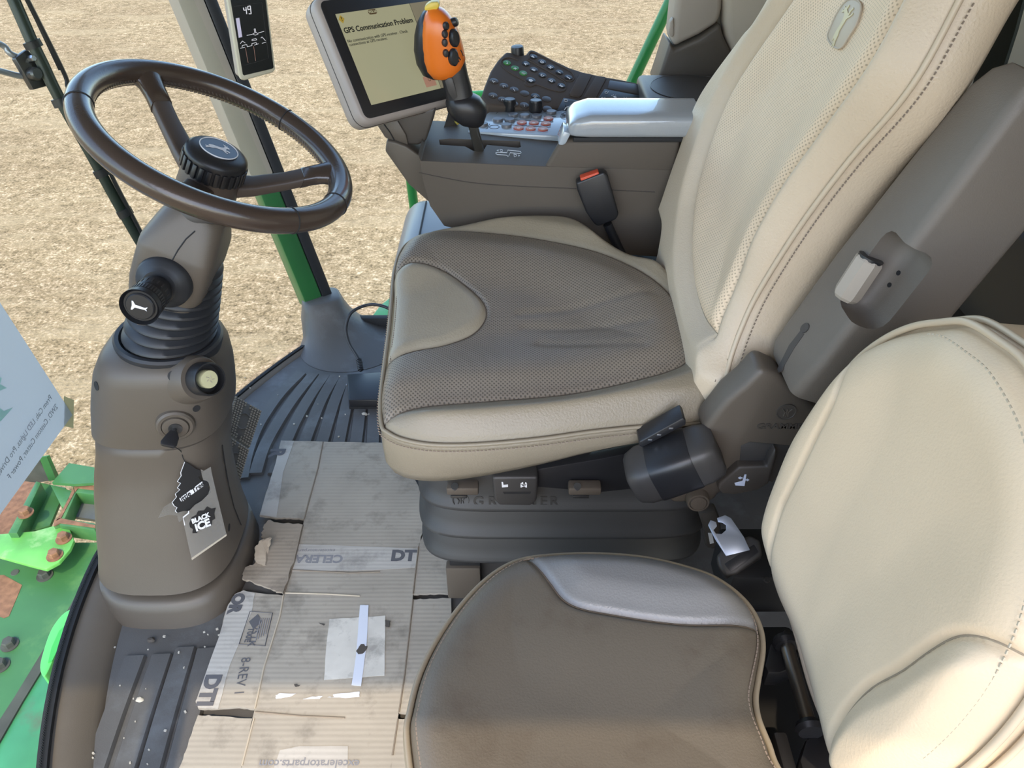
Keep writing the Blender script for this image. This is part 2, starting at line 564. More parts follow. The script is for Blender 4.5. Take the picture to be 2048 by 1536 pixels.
# ================================================================== THE SETTING
GZ = -1.95
def ground_material():
    m = bpy.data.materials.new('pale_gravel'); m.use_nodes = True
    nt = m.node_tree; L = nt.links.new; b = nt.nodes['Principled BSDF']
    b.inputs['Roughness'].default_value = 0.95; b.inputs['Specular IOR Level'].default_value = 0.1
    tc = nt.nodes.new('ShaderNodeTexCoord')
    def noise(s, d=6, r=0.6, st=None):
        n = nt.nodes.new('ShaderNodeTexNoise'); n.inputs['Scale'].default_value = s
        n.inputs['Detail'].default_value = d; n.inputs['Roughness'].default_value = r
        src = tc.outputs['Object']
        if st:
            mp = nt.nodes.new('ShaderNodeMapping'); mp.inputs['Scale'].default_value = st[0]
            mp.inputs['Rotation'].default_value = (0, 0, st[1]); L(src, mp.inputs['Vector']); src = mp.outputs[0]
        L(src, n.inputs['Vector']); return n.outputs['Fac']
    def ramp(f, els):
        r = nt.nodes.new('ShaderNodeValToRGB')
        while len(r.color_ramp.elements) < len(els): r.color_ramp.elements.new(0.5)
        for e, (p, c) in zip(r.color_ramp.elements, els): e.position = p; e.color = c
        L(f, r.inputs[0]); return r.outputs[0]
    def mix(t, f, a, c):
        x = nt.nodes.new('ShaderNodeMix'); x.data_type = 'RGBA'; x.blend_type = t
        if isinstance(f, float): x.inputs['Factor'].default_value = f
        else: L(f, x.inputs['Factor'])
        for s, q in ((6, a), (7, c)):
            if isinstance(q, tuple): x.inputs[s].default_value = q
            else: L(q, x.inputs[s])
        return x.outputs[2]
    fine = noise(44, 4, 0.72); mid_ = noise(13, 3, 0.6)
    sm = nt.nodes.new('ShaderNodeMix'); sm.data_type = 'FLOAT'; sm.inputs[0].default_value = 0.35; L(fine, sm.inputs[2]); L(mid_, sm.inputs[3]); stones = sm.outputs[0]
    big = noise(0.6, 4)
    base = ramp(stones, [(0.36, (0.10, 0.076, 0.045, 1)), (0.45, (0.25, 0.19, 0.11, 1)), (0.54, (0.36, 0.275, 0.168, 1)), (0.64, (0.66, 0.53, 0.37, 1))])
    tone = ramp(big, [(0.3, (0.80, 0.76, 0.72, 1)), (0.7, (1.0, 0.98, 0.94, 1))])
    c = mix('MULTIPLY', 1.0, base, tone)
    tracks = noise(1.0, 5, 0.62, ((0.7, 2.2, 1), math.radians(-24)))
    tr = ramp(tracks, [(0.52, (0, 0, 0, 1)), (0.62, (0.5, 0.5, 0.5, 1))])
    c = mix('MIX', tr, c, (0.36, 0.28, 0.17, 1))
    L(c, b.inputs['Base Color'])
    bp = nt.nodes.new('ShaderNodeBump'); bp.inputs['Strength'].default_value = 1.0; bp.inputs['Distance'].default_value = 0.02
    L(stones, bp.inputs['Height'])
    bp2 = nt.nodes.new('ShaderNodeBump'); bp2.inputs['Strength'].default_value = 0.6; bp2.inputs['Distance'].default_value = 0.05
    L(tracks, bp2.inputs['Height']); L(bp.outputs[0], bp2.inputs['Normal']); L(bp2.outputs[0], b.inputs['Normal'])
    return m
g = obj('ground', [(-60, -60, GZ), (60, -60, GZ), (60, 60, GZ), (-60, 60, GZ)], [(0, 1, 2, 3)], ground_material(), smooth=0)
tag(g, kind='structure')

def Xw(Y, z=0.05):           # inner face of the curved, forward leaning windscreen
    return -0.80 + 0.29 * ((Y - 1.0) / 0.8) ** 2 - 0.21 * (z - 0.05)
def on_glass(px, py, off=0.0):
    a, b = 0.3, 4.0
    f = lambda t: (lambda p: p.x - (Xw(p.y, p.z) + off))(at(px, py, t=t))
    for _ in range(50):
        c = (a + b) / 2
        if f(c) > 0: a = c
        else: b = c
    return at(px, py, t=(a + b) / 2)
def glass_n(p):
    dy = 0.29 * 2 * (p.y - 1.0) / 0.64
    return Vector((1, -dy, 0.21)).normalized()

# floor with its moulded mat
ys = [0.18 + (1.80 - 0.18) * i / 30 for i in range(31)]
pts = [Vector((Xw(y) + 0.006, y, 0)) for y in ys] + [Vector((1.0, 1.80, 0)), Vector((1.0, 0.18, 0))]
floor = prism('floor', pts, (0, 0, -0.05), MATF)
tag(floor, kind='structure')
def rib(path, w, h=0.007):
    p = spline(path, 5)
    v, f = [], []
    for i, q in enumerate(p):
        a, b = p[max(0, i - 1)], p[min(len(p) - 1, i + 1)]
        t = (b - a).normalized(); s = Vector((-t.y, t.x, 0)) * w / 2
        v += [q - s * 1.12 + Vector((0, 0, -.002)), q - s * 0.86 + Vector((0, 0, h)), q + s * 0.86 + Vector((0, 0, h)), q + s * 1.12 + Vector((0, 0, -.002))]
    n = len(p)
    for i in range(n - 1):
        for k in range(3):
            a = i * 4 + k; f.append((a, a + 1, a + 5, a + 4))
    f += [(0, 3, 2, 1), tuple(4 * (n - 1) + k for k in range(4))]
    return obj('mat_rib', v, f, MATF, floor, smooth=25)
far_ribs = [[(603, 748), (560, 792), (520, 850), (497, 905), (485, 960)], [(628, 750), (588, 800), (555, 850), (528, 900), (512, 950)], [(651, 752), (618, 800), (590, 850), (566, 905), (550, 950)],
            [(672, 753), (645, 800), (624, 850), (604, 905)], [(692, 754), (672, 800), (656, 850), (640, 905)], [(710, 756), (697, 800), (686, 850), (675, 905)],
            [(728, 765), (721, 820), (715, 870), (709, 910)], [(748, 790), (748, 830), (747, 870), (746, 910)], [(778, 800), (780, 830), (781, 870), (782, 910)]]
for r_ in far_ribs:
    rib([at(x, y, Z=0.0) for x, y in r_], 0.032)
near_ribs = [((272, 1315), (225, 1440), (170, 1600)), ((325, 1312), (282, 1440), (232, 1600)), ((372, 1298), (335, 1420), (290, 1580)), ((415, 1300), (385, 1420), (345, 1580))]
for r_ in near_ribs:
    rib([at(x, y, Z=0.0) for x, y in r_], 0.037)

# sill between the mat and the windscreen: raised brown lip
def strip(name, fn, m, kind='structure', parent=None, sm=30):
    """fn(Y) -> section points; swept along the curved windscreen foot"""
    yy = [0.20 + (1.72 - 0.20) * i / 40 for i in range(41)]
    rings = [fn(y) for y in yy]
    o = loft(name, rings, m, parent, smooth=sm)
    if parent is None: tag(o, kind=kind)
    return o
SILL = mat('brown_sill_plastic', (0.135, 0.115, 0.092, 1), 0.5, var=0.08, bump=0.08, bscale=700)
def sillw(y): return 1.0 - 0.9 * sstep(0.95, 1.25, y)
strip('trim_1', lambda y: [Vector((Xw(y) + 0.004, y, -0.05)), Vector((Xw(y) + 0.004, y, 0.005 + 0.03 * sillw(y))), Vector((Xw(y) + 0.008 + 0.022 * sillw(y), y, 0.003 + 0.03 * sillw(y))), Vector((Xw(y) + 0.010 + 0.050 * sillw(y), y, 0.001 + 0.011 * sillw(y))), Vector((Xw(y) + 0.012 + 0.063 * sillw(y), y, -0.002)), Vector((Xw(y) + 0.012 + 0.063 * sillw(y), y, -0.05))], SILL, sm=50)
# black ceramic border of the windscreen and the pane itself
def glass_mat(name, tint, gloss=0.06):
    m = bpy.data.materials.new(name); m.use_nodes = True
    nt = m.node_tree; nt.nodes.clear(); L = nt.links.new
    o = nt.nodes.new('ShaderNodeOutputMaterial'); t = nt.nodes.new('ShaderNodeBsdfTransparent'); g_ = nt.nodes.new('ShaderNodeBsdfGlossy')
    t.inputs['Color'].default_value = tint; g_.inputs['Roughness'].default_value = 0.0
    lw = nt.nodes.new('ShaderNodeLayerWeight'); lw.inputs['Blend'].default_value = 0.5
    pw = nt.nodes.new('ShaderNodeMath'); pw.operation = 'POWER'; pw.inputs[1].default_value = 5.0; L(lw.outputs['Facing'], pw.inputs[0])
    fr = nt.nodes.new('ShaderNodeMath'); fr.operation = 'MULTIPLY_ADD'; fr.inputs[1].default_value = 0.3; fr.inputs[2].default_value = 0.010; L(pw.outputs[0], fr.inputs[0])
    mx = nt.nodes.new('ShaderNodeMixShader')
    L(fr.outputs[0], mx.inputs[0]); L(t.outputs[0], mx.inputs[1]); L(g_.outputs[0], mx.inputs[2]); L(mx.outputs[0], o.inputs[0])
    return m
GLASS = glass_mat('tinted_glass', (0.93, 0.97, 0.93, 1))
yy = [0.20 + (1.80 - 0.20) * i / 40 for i in range(41)]
zz = [0.035, 0.25, 0.5, 0.75, 1.0, 1.3, 1.64]
V = [(Xw(y, z), y, z) for z in zz for y in yy]
Fc = [(i * 41 + k, i * 41 + k + 1, (i + 1) * 41 + k + 1, (i + 1) * 41 + k) for i in range(len(zz) - 1) for k in range(40)]
ws = obj('window_1', V, Fc, GLASS); tag(ws, kind='structure')
strip('window_border', lambda y: [Vector((Xw(y) - 0.006, y, -0.055)), Vector((Xw(y) - 0.008, y, 0.008 + .037 * sillw(y))), Vector((Xw(y) + 0.002 + .006 * sillw(y), y, 0.008 + .037 * sillw(y))), Vector((Xw(y) + 0.002 + .006 * sillw(y), y, -0.055))], BLACK_M, parent=ws)
v_, f_ = joinv([box_vf((Xw(y, .05) - 0.0005, y, 0.0095 + 0.037 * sillw(y) + 0.003 * k), (0.001, 0.0022 - 0.0005 * k, 0.0020 - .0004 * k)) for k in range(3) for y in [0.21 + 0.0040 * i for i in range(375)]])
o = obj('dotted_border', v_, f_, BLACK_M, ws, smooth=0); o['kind'] = 'stuff'
# right hand window, low sill and lower seal
rw = obj('window_2', [(-0.52, 1.90, 0.03), (0.44, 1.90, 0.03), (0.44, 1.90, 1.62), (-0.80, 1.90, 1.62)], [(0, 1, 2, 3)], GLASS); tag(rw, kind='structure')
box('window_border', (-0.08, 1.822, 0.012), (0.90, 0.02, 0.05), BLACK_M, rw)

# right front corner post: green core, black seal, pale trim above, grey boot at its foot
PB, PT = at(642, 606, Y=1.80), at(398, 0, Y=1.885)
pd = (PT - PB).normalized()
PTT = PB + pd * ((1.66 - PB.z) / pd.z)
side = Vector((0.80, 0.60, 0)); side = (side - pd * side.dot(pd)).normalized()
back = pd.cross(side).normalized()
if back.y < 0: back = -back
post = prism('trim_2', [PB - side * .040, PB + side * .010, PB + side * .010 + back * .06, PB - side * .040 + back * .06], PTT - PB, GREEN_P, bevel=0.004)
tag(post, kind='structure')
prism('door_seal', [PB + side * .0105 - back * .004, PB + side * .040 - back * .002, PB + side * .040 + back * .05, PB + side * .0105 + back * .05], PTT - PB, RUBBER, post, bevel=0.005)
PU = PB + pd * ((at(560, 352, Y=1.83).z - PB.z) / pd.z)
prism('post_trim', [PU - side * .046 - back * .006, PU + side * .009 - back * .006, PU + side * .009 + back * .002, PU - side * .046 + back * .07], PTT - PU, TAUPE_L, post, bevel=0.003)
rings = []
for z, a, b, dx, dy, e in ((0.112, .046, .038, 0, 0, 3.4), (0.108, .052, .044, 0, 0, 3.4), (0.085, .058, .050, .004, -.004, 3), (0.055, .070, .062, .01, -.01, 2.6), (0.03, .085, .078, .028, -.026, 2.3), (0.012, .105, .095, .052, -.045, 2.2), (0.001, .145, .13, .085, -.07, 2)):
    rings.append(sring((PB.x + dx, PB.y + dy + .012, z), (.94, .34, 0), (-.34, .94, 0), a, b, e))
o = loft('post_boot', rings, MATF, post, caps=(True, False), smooth=60)
PBsq = sring((PB.x, PB.y + .012, 0.113), (.94, .34, 0), (-.34, .94, 0), .047, .040, 3.4)

# left front post, roof, left and rear walls (close the cab round the photographer's side)
PL = Vector((-0.54, 0.16, 0.0))
tag(prism('trim_3', [PL, PL + Vector((.06, 0, 0)), PL + Vector((.06, .05, 0)), PL + Vector((0, .05, 0))], Vector((-.33, -.06, 1.66)), GREEN_P, bevel=.004), kind='structure')
ROOF_Z = 1.66
# plain cab roof: straight edges, an even overhang over the door side, cut corners at the front
roof = [(-1.22, 0.10), (-0.95, -0.40), (1.15, -0.40), (1.15, 2.22), (-0.95, 2.22), (-1.22, 1.75)]
ceiling = prism('ceiling', [(x, y, ROOF_Z) for x, y in roof], (0, 0, 0.02), HEADL); tag(ceiling, kind='structure')
wr = box('wall_rear', (0.97, 1.0, 0.80), (0.06, 1.9, 1.72), BEIGE, bevel=.01); tag(wr, kind='structure')
box('lower_panel', (0.915, 1.0, 0.30), (0.06, 1.7, 0.62), TAUPE_D, wr, bevel=.02, segs=3)
box('ledge', (0.86, 1.02, 0.20), (0.10, 1.5, 0.40), TAUPE_D, wr, bevel=.025, segs=3)
wl = box('wall_left', (0.80, 0.11, 0.80), (0.40, 0.06, 1.72), HEADL, bevel=.01); tag(wl, kind='structure')
# rear right corner: pale pillar trim, brown foot, padded panel
wq = box('wall_right', (0.72, 1.93, 0.80), (0.55, 0.05, 1.70), BEIGE, bevel=.01); tag(wq, kind='structure')
def yp(pts, Y): return [at(x, y, Y=Y) for x, y in pts]
prism('pillar_trim', yp(((1372, -700), (1358, -60), (1343, 73), (1348, 97), (1362, 88), (1400, 70), (1438, 46), (1444, 20), (1450, -60), (1462, -700)), 1.80), (0, .09, 0), TAUPE_L, wq, bevel=.018, segs=4, limit=50)
prism('pillar_foot', yp(((1340, 84), (1350, 99), (1400, 76), (1440, 48), (1448, 75), (1466, 112), (1470, 175), (1310, 175), (1322, 140)), 1.795), (0, .10, 0), TAUPE, wq, bevel=.012, segs=3, limit=50)
prism('padded_panel', yp(((1449, -700), (1446, 0), (1450, 73), (1466, 115), (1560, 260), (1800, 260), (1800, -700)), 1.80), (0, .06, 0), BEIGE, wq, bevel=.02, segs=3)
prism('trim_clip', yp(((1347, 36), (1340, 44), (1337, 66), (1342, 76), (1349, 72)), 1.80), (0, .02, 0), TAUPE_L, wq, bevel=.003)

# ------------------------------------------------------------------ outside
rail = thing('grab_rail', 'green painted tube handrail leaning outside the right window above the keypad', 'handrail', (0.45, 2.25, GZ))
a, b = at(1266, 160, Y=2.25), at(1342, 0, Y=2.25)
d = (b - a).normalized()
GREEN_R = mat('handrail_green', (0.02, 0.22, 0.05, 1), 0.3)
tube('tube', [a - d * ((a.z - GZ) / d.z), a, b, b + d * 0.8], 0.0165, GREEN_R, rail, n=16)
rail2 = thing('grab_rail', 'green upright tube outside the window under the touchscreen monitor', 'handrail', (-0.30, 2.1, GZ))
a, b = at(830, 430, Y=2.1), at(822, 365, Y=2.1)
d = (b - a).normalized()
tube('tube', [a - d * ((a.z - GZ) / d.z), a, b, b + d * 0.25], 0.014, GREEN_R, rail2, n=14)
a, b = at(776, 232, Y=2.3), at(905, 212, Y=2.3)
GREEN_B = mat('bright_green_bar', (0.05, 0.42, 0.08, 1), 0.4)
tube('cross_bar', [a, at(835, 222, Y=2.3), at(890, 196, Y=2.3), at(990, 190, Y=2.3)], 0.015, GREEN_B, rail2, n=12)
arm = thing('mirror_arm', 'grey bent steel tube hanging outside beside the corner post', 'mirror arm', (-0.7, 2.05, 0.7))
GREY_T = mat('grey_tube', (0.20, 0.21, 0.22, 1), 0.4, metal=0.3, var=0.15, vscale=20)
tube('tube', spline([at(345, -60, Y=2.08), at(385, 60, Y=2.08), at(430, 165, Y=2.08), at(468, 262, Y=2.08), at(482, 288, Y=2.08), at(500, 300, Y=2.08), at(530, 318, Y=2.08)], 6), 0.0125, GREY_T, arm, n=14)
tube('mount_pin', [at(520, 312, Y=2.08), at(552, 330, Y=2.08)], 0.009, METAL_D, arm)
# green platform edge seen through the right window
pf = prism('side_platform', [at(722, 660, Z=-.35), at(790, 664, Z=-.35), at(792, 585, Z=-.35), at(760, 610, Z=-.35)], (0, 0, -.05), GREEN, bevel=.005)
tag(pf, 'small sunlit green steel plate outside beyond the far floor edge', 'platform')

# windscreen wiper outside the glass
wip = thing('windscreen_wiper', 'long black wiper blade on bent steel arms outside the windscreen', 'wiper', on_glass(60, 140, -.03))
path = [on_glass(x, y, -.030) for x, y in ((10, -40), (45, 40), (66, 88), (84, 125), (105, 170), (140, 235), (180, 305), (232, 400), (272, 470), (290, 500))]
WIPD = mat('dark_green_black_steel', (0.022, 0.032, 0.024, 1), 0.35)
tube('blade_spine', spline(path, 4), 0.0115, WIPD, wip, n=8, flat=0.5, up=(0, 0.3, 1))
path2 = [on_glass(x, y, -.020) for x, y in ((40, -30), (78, 45), (130, 150), (138, 180), (180, 262), (230, 365), (285, 470), (298, 496))]
tube('rubber_blade', spline(path2, 4), 0.0042, BLACK, wip, n=6)
tube('blade_rail', [on_glass(x, y, -.024) for x, y in ((33, -40), (72, 38), (120, 140))], 0.003, BLACK, wip, n=6)
for seg in ((62, 82, 70, 96), (118, 196, 126, 212), (200, 338, 208, 352), (246, 418, 254, 432)):
    tube('clip', [on_glass(seg[0], seg[1], -.027), on_glass(seg[2], seg[3], -.027)], 0.016, BLACK, wip, n=8, flat=.5)
c = on_glass(62, 140, -.045)
u_, v_, w_ = basis(glass_n(c), (0, 1, 0))
br = plate('bracket', [(-.020, -.030), (.012, -.034), (.022, 0), (.012, .034), (-.020, .028)], c + w_ * .006, u_, v_, .014, METAL_D, wip, bevel=.003)
lathe('pivot', [(.0001, .018), (.009, .018), (.012, .014), (.012, 0)], c + w_ * .004 - u_ * .006 - v_ * .006, w_, METAL_D, br, n=20)
lathe('bolt', [(.0001, .012), (.005, .012), (.006, .009), (.006, 0)], c + w_ * .006 + u_ * .006 + v_ * .018, w_, METAL, br, n=6)
STEELA = mat('wiper_arm_steel', (0.30, 0.31, 0.33, 1), 0.35, metal=0.6)
tube('arm', spline([on_glass(-90, 60, -.06), on_glass(0, 88, -.06), on_glass(22, 108, -.055), on_glass(58, 122, -.05)], 5), 0.0055, STEELA, wip, n=10)
tube('arm', spline([on_glass(-90, 118, -.06), on_glass(0, 142, -.06), on_glass(40, 152, -.055), on_glass(58, 150, -.05)], 5), 0.0055, STEELA, wip, n=10)

# sheet of paper taped to the outside of the windscreen, seen from behind
paper = thing('paper_sign', 'white paper sheet with mirrored print taped to the windscreen', 'paper sign', on_glass(100, 830, -.004))
A, B, D = Vector((145, 830)), Vector((-190, 310)), Vector((-60, 1112))
N_ = 14
V = []
for i in range(N_ + 1):
    for j in range(N_ + 1):
        q = A + (B - A) * (i / N_) + (D - A) * (j / N_)
        V.append(on_glass(q.x, q.y, -0.006))
Fc = [(i * (N_ + 1) + j, i * (N_ + 1) + j + 1, (i + 1) * (N_ + 1) + j + 1, (i + 1) * (N_ + 1) + j) for i in range(N_) for j in range(N_)]
PAPER = bpy.data.materials.new('backlit_paper'); PAPER.use_nodes = True
b_ = PAPER.node_tree.nodes['Principled BSDF']; b_.inputs['Base Color'].default_value = (0.55, 0.57, 0.62, 1); b_.inputs['Roughness'].default_value = 0.9
b_.inputs['Transmission Weight'].default_value = 0.0
tr_ = PAPER.node_tree.nodes.new('ShaderNodeBsdfTranslucent'); tr_.inputs[0].default_value = (0.5, 0.53, 0.6, 1)
mx_ = PAPER.node_tree.nodes.new('ShaderNodeMixShader'); mx_.inputs[0].default_value = 0.4
PAPER.node_tree.links.new(b_.outputs[0], mx_.inputs[1]); PAPER.node_tree.links.new(tr_.outputs[0], mx_.inputs[2])
PAPER.node_tree.links.new(mx_.outputs[0], PAPER.node_tree.nodes['Material Output'].inputs[0])
o = obj('sheet', V, Fc, PAPER, paper)
PRINT_G = mat('faint_print', (0.26, 0.27, 0.31, 1), 0.9); PRINT_T = mat('teal_print', (0.36, 0.56, 0.55, 1), 0.9)
u3 = (on_glass(3, 940, -.004) - on_glass(104, 792, -.004)); v3 = (on_glass(30, 790, -.004) - on_glass(70, 850, -.004))
text('print', 'Prem Cab, LED Lights, Pro Drive,', 0.0140, on_glass(102, 793, -.0035), u3, v3, PRINT_G, paper, align='LEFT', extrude=0.0001)
text('print', '2WD, Custom Cutter, Power F', 0.0140, on_glass(114, 811, -.0035), u3, v3, PRINT_G, paper, align='LEFT', extrude=0.0001)
for q in (((-60, 770), (8, 822), (26, 815), (2, 842), (-60, 860)), ((-60, 735), (4, 756), (0, 768), (14, 776), (-2, 782), (-60, 762))):
    prism('print', [on_glass(x, y, -.0035) for x, y in q], Vector((-.0002, 0, 0)), PRINT_T, paper)
TAPE_Y = mat('yellowed_tape', (0.60, 0.50, 0.28, 1), 0.5)
prism('tape', [on_glass(x, y, -.0075) for x, y in ((128, 792), (148, 800), (147, 856), (126, 852))], Vector((-.0004, 0, 0)), TAPE_Y, paper)

# feeder house in front of and below the cab
FZ = -0.45
fh = thing('feeder_house', 'green steel feeder house with rusty bolts below the windscreen', 'machine part', (-1.2, 1.2, GZ))
def fp(pts, z=FZ): return [at(x, y, Z=z) for x, y in pts]
FGREEN = mat('feeder_green', (0.045, 0.15, 0.05, 1), 0.4, var=0.12, vscale=6, dark=(0.16, 0.32, 0.10, 1), dscale=7, damt=0.35)
FGREEN_L = mat('sunlit_green', (0.13, 0.42, 0.09, 1), 0.45, var=0.2, vscale=14, dark=(0.42, 0.60, 0.30, 1), dscale=12, damt=0.6)  # brighter than the feeder green: the sun patch is put into its colour
DARKG = mat('grimy_steel', (0.050, 0.055, 0.048, 1), 0.8, var=0.3, vscale=15)
prism('top_plate', fp([(-220, 1085), (215, 1085), (215, 1180), (130, 1420), (60, 1700), (-220, 1700)], FZ - .03), (0, 0, -.02), FGREEN, fh)
prism('cut_out', fp([(-60, 1150), (8, 1150), (44, 1170), (38, 1185), (18, 1232), (8, 1236), (-60, 1215)], FZ - .029), (0, 0, -.001), RUST, fh)
prism('gusset', fp([(-120, 1072), (0, 1068), (70, 1062), (112, 1050), (140, 1060), (148, 1080), (140, 1098), (118, 1124), (92, 1138), (60, 1130), (-120, 1080)], FZ + .03), (0, 0, -.012), FGREEN_L, fh, bevel=.002)
prism('angle_bar', fp([(16, 1066), (72, 962), (82, 965), (34, 1066)], FZ + .05), (0, 0, -.06), FGREEN, fh, bevel=.002)
prism('angle_flange', fp([(34, 1066), (82, 965), (132, 975), (100, 1050), (60, 1062)], FZ - .0), (0, 0, -.012), FGREEN, fh, bevel=.002)
prism('dark_gap', fp([(-20, 1072), (35, 958), (72, 945), (80, 962), (20, 1068)], FZ - .1), (0, 0, -.01), RUST, fh)
for seg in (((100, 968), (148, 982), (132, 1016), (122, 1012)), ((148, 968), (160, 968), (126, 1045), (106, 1052), (124, 1018)), ((120, 1036), (190, 1046), (190, 1060), (118, 1050)), ((150, 966), (200, 978), (200, 990), (150, 985))):
    prism('frame_bar', fp(seg, FZ + .045), (0, 0, -.05), FGREEN, fh, bevel=.003)
GLASSD = mat('dusty_dark_panel', (0.10, 0.11, 0.115, 1), 0.5, var=0.3, vscale=12)
prism('inset_panel', fp([(152, 1002), (190, 998), (195, 1040), (140, 1032)], FZ + .0), (0, 0, -.01), GLASSD, fh)
prism('rust_edge', fp([(146, 968), (160, 966), (190, 972), (190, 980), (156, 976), (150, 984)], FZ + .047), (0, 0, -.003), RUST, fh)
prism('rust_edge', fp([(108, 1040), (120, 1036), (190, 1050), (190, 1055), (120, 1046), (108, 1052)], FZ + .047), (0, 0, -.003), RUST, fh)
prism('rust_edge', fp([(138, 995), (146, 975), (149, 984), (122, 1036), (112, 1042)], FZ + .047), (0, 0, -.003), RUST, fh)
prism('deflector', fp([(104, 965), (138, 926), (190, 935), (200, 965), (150, 968)], FZ + .06), (0, 0, -.01), FGREEN, fh)
prism('fin', [at(78, 915, Z=FZ + .14), at(84, 912, Z=FZ + .14), at(104, 955, Z=FZ + .02), at(98, 962, Z=FZ + .02)], (0.02, 0.004, 0), FGREEN, fh)
prism('dark_side', [at(78, 918, Z=FZ + .13), at(100, 962, Z=FZ), at(70, 965, Z=FZ - .03), at(30, 960, Z=FZ - .03)], (0, .02, -.01), DARKG, fh)
for (x, y, z, m_) in ((52, 1027, FZ + .052, RUST), (128, 1078, FZ + .03, RUST), (110, 1112, FZ + .03, RUST), (90, 1152, FZ - .03, DARKG), (20, 1290, FZ - .03, DARKG), (2, 1332, FZ - .03, DARKG)):
    c = at(x, y, Z=z)
    bo = lathe('washer', [(.0001, .003), (.021, .003), (.021, 0)], c, (0, 0, 1), m_, fh, n=20)
    lathe('bolt_head', [(.0001, .017), (.0125, .017), (.0145, .014), (.0145, 0)], c + Vector((0, 0, .003)), (0, 0, 1), m_, bo, n=6, smooth=20)
# long rail, rubber gap and painted bands that run under the windscreen foot
prism('rail_gap', fp([(192, 1112), (208, 1118), (153, 1226), (98, 1316), (43, 1406), (-17, 1511), (-40, 1500), (30, 1392), (85, 1302), (140, 1212)], -.195), (0, 0, -.03), DARKG, fh)
TEAL = mat('aged_green_paint', (0.045, 0.23, 0.11, 1), 0.45, var=0.2, vscale=9, dark=(0.10, 0.085, 0.065, 1), dscale=8, damt=0.8)
prism('side_band', [at(x, y, Z=-.20) for x, y in ((205, 1070), (240, 1070), (232, 1180), (60, 1600), (-80, 1640), (-20, 1500), (40, 1395), (95, 1305), (150, 1215), (200, 1120))], (0, 0, -.02), TEAL, fh, bevel=.003)
lathe('hole_plug', [(.0001, .002), (.010, .002), (.011, 0)], at(30, 1145, Z=FZ - .03), (0, 0, 1), DARKG, fh, n=16)
# moulded green lamp shroud under the windscreen foot
sh = thing('lamp_shroud', 'bright green rounded shroud just outside the windscreen foot', 'lamp shroud', at(110, 1290, Z=-.18))
cpts = spline([at(x, y, Z=-.13) for x, y in ((150, 1220), (128, 1226), (104, 1256), (88, 1298), (80, 1335), (90, 1352), (110, 1312), (134, 1268))], 5, True)
SHR = mat('bright_green_moulding', (0.10, 0.50, 0.13, 1), 0.35)
prism('cover', cpts, (0, 0, -.05), SHR, sh, bevel=.008, segs=3)
prism('inner_lens', [at(x, y, Z=-.128) for x, y in ((140, 1240), (118, 1262), (103, 1295), (96, 1325), (104, 1322), (122, 1285), (142, 1250))], (0, 0, -.004), GREEN_B, sh)

# ================================================================== STEERING
from mathutils.bvhtree import BVHTree
BVH = {}
def hit(o, px, py):
    """surface point and normal of object o under a measured point of the photograph"""
    if o.name not in BVH:
        dg = bpy.context.evaluated_depsgraph_get()
        BVH[o.name] = BVHTree.FromObject(o, dg)
    x, y = (px - 1024) / F_PX, (768 - py) / F_PX
    r = Vector((x, CP + y * SP, y * CP - SP)).normalized()
    p, n, i, d = BVH[o.name].ray_cast(ORG, r)
    if p is None: return None
    if n.dot(r) > 0: n = -n
    return p, n
def hitp(o, px, py, off=0.0006):
    h = hit(o, px, py)
    return h[0] + h[1] * off

SC = Vector((-.402, 1.042, .828)); SN = Vector((.4697, 0, .8828)); E1 = Vector((.8828, 0, -.4697)); E2 = Vector((0, 1, 0))
def sw(r, deg, h=0.0):
    q = math.radians(deg); return SC + E1 * (r * math.cos(q)) + E2 * (r * math.sin(q)) + SN * h
wheel = thing('steering_wheel', 'dark brown leather steering wheel with black ribbed centre knob', 'steering wheel', SC)
R_, r_ = .1725, .0170
rim = tube('rim', [sw(R_, k * 3) for k in range(120)], r_, WHEEL, wheel, n=20, closed=True, up=SN)
for a in (352, 72, 203, 318):
    c = sw(R_, a); t = (sw(R_, a + 1) - sw(R_, a - 1)).normalized(); u, v, w = basis(t)
    tube('seam', [c + (u * math.cos(q) + v * math.sin(q)) * (r_ + .0002) for q in [2 * math.pi * k / 24 for k in range(24)]], .0009, BLACK_M, rim, n=6, closed=True)
# lacing along the inner face of the rim
lac = []
for k in range(0, 360, 2):
    if k % 120 in (22, 24, 26, 28): continue
    for dz, sg in ((-.35, 1), (-.75, -1)):
        q = math.asin(dz); a, b = sw(R_ - r_ * math.cos(q), k, r_ * dz), sw(R_ - r_ * math.cos(q + .22 * sg), k + 1.0, r_ * math.sin(q + .22 * sg))
        lac.append(tube_vf([a, b], .0011, 5))
v_, f_ = joinv(lac)
o = obj('lacing', v_, f_, SPOKE, rim, smooth=60); o['kind'] = 'stuff'
for a in (25, 145, 265):
    q = math.radians(a); d = E1 * math.cos(q) + E2 * math.sin(q); s = SN.cross(d)
    rings = []
    for (rr, h, wd, th, e) in ((.034, -.062, .021, .0105, 4), (.06, -.055, .0175, .010, 4), (.10, -.036, .0155, .0095, 4), (.128, -.020, .015, .010, 4)):
        rings.append(sring(SC + d * rr + SN * h, s, SN, wd, th, e, 20))
    sp = loft('spoke', rings, SPOKE, wheel, smooth=40)
    rings = []
    for (rr, h, wd, th, e) in ((.122, -.0235, .0168, .0118, 3), (.138, -.014, .0168, .0125, 2.6), (.152, -.007, .0195, .0135, 2.2), (.166, -.001, .030, .0145, 2)):
        rings.append(sring(SC + d * rr + SN * h, s, SN, wd, th, e, 20))
    loft('spoke_wrap', rings, WHEEL, sp, smooth=60)
hub = lathe('hub', [(.0001, -.036), (.034, -.036), (.040, -.040), (.042, -.075), (.036, -.092), (.033, -.13), (.0001, -.13)], SC, SN, SPOKE, wheel, n=40)
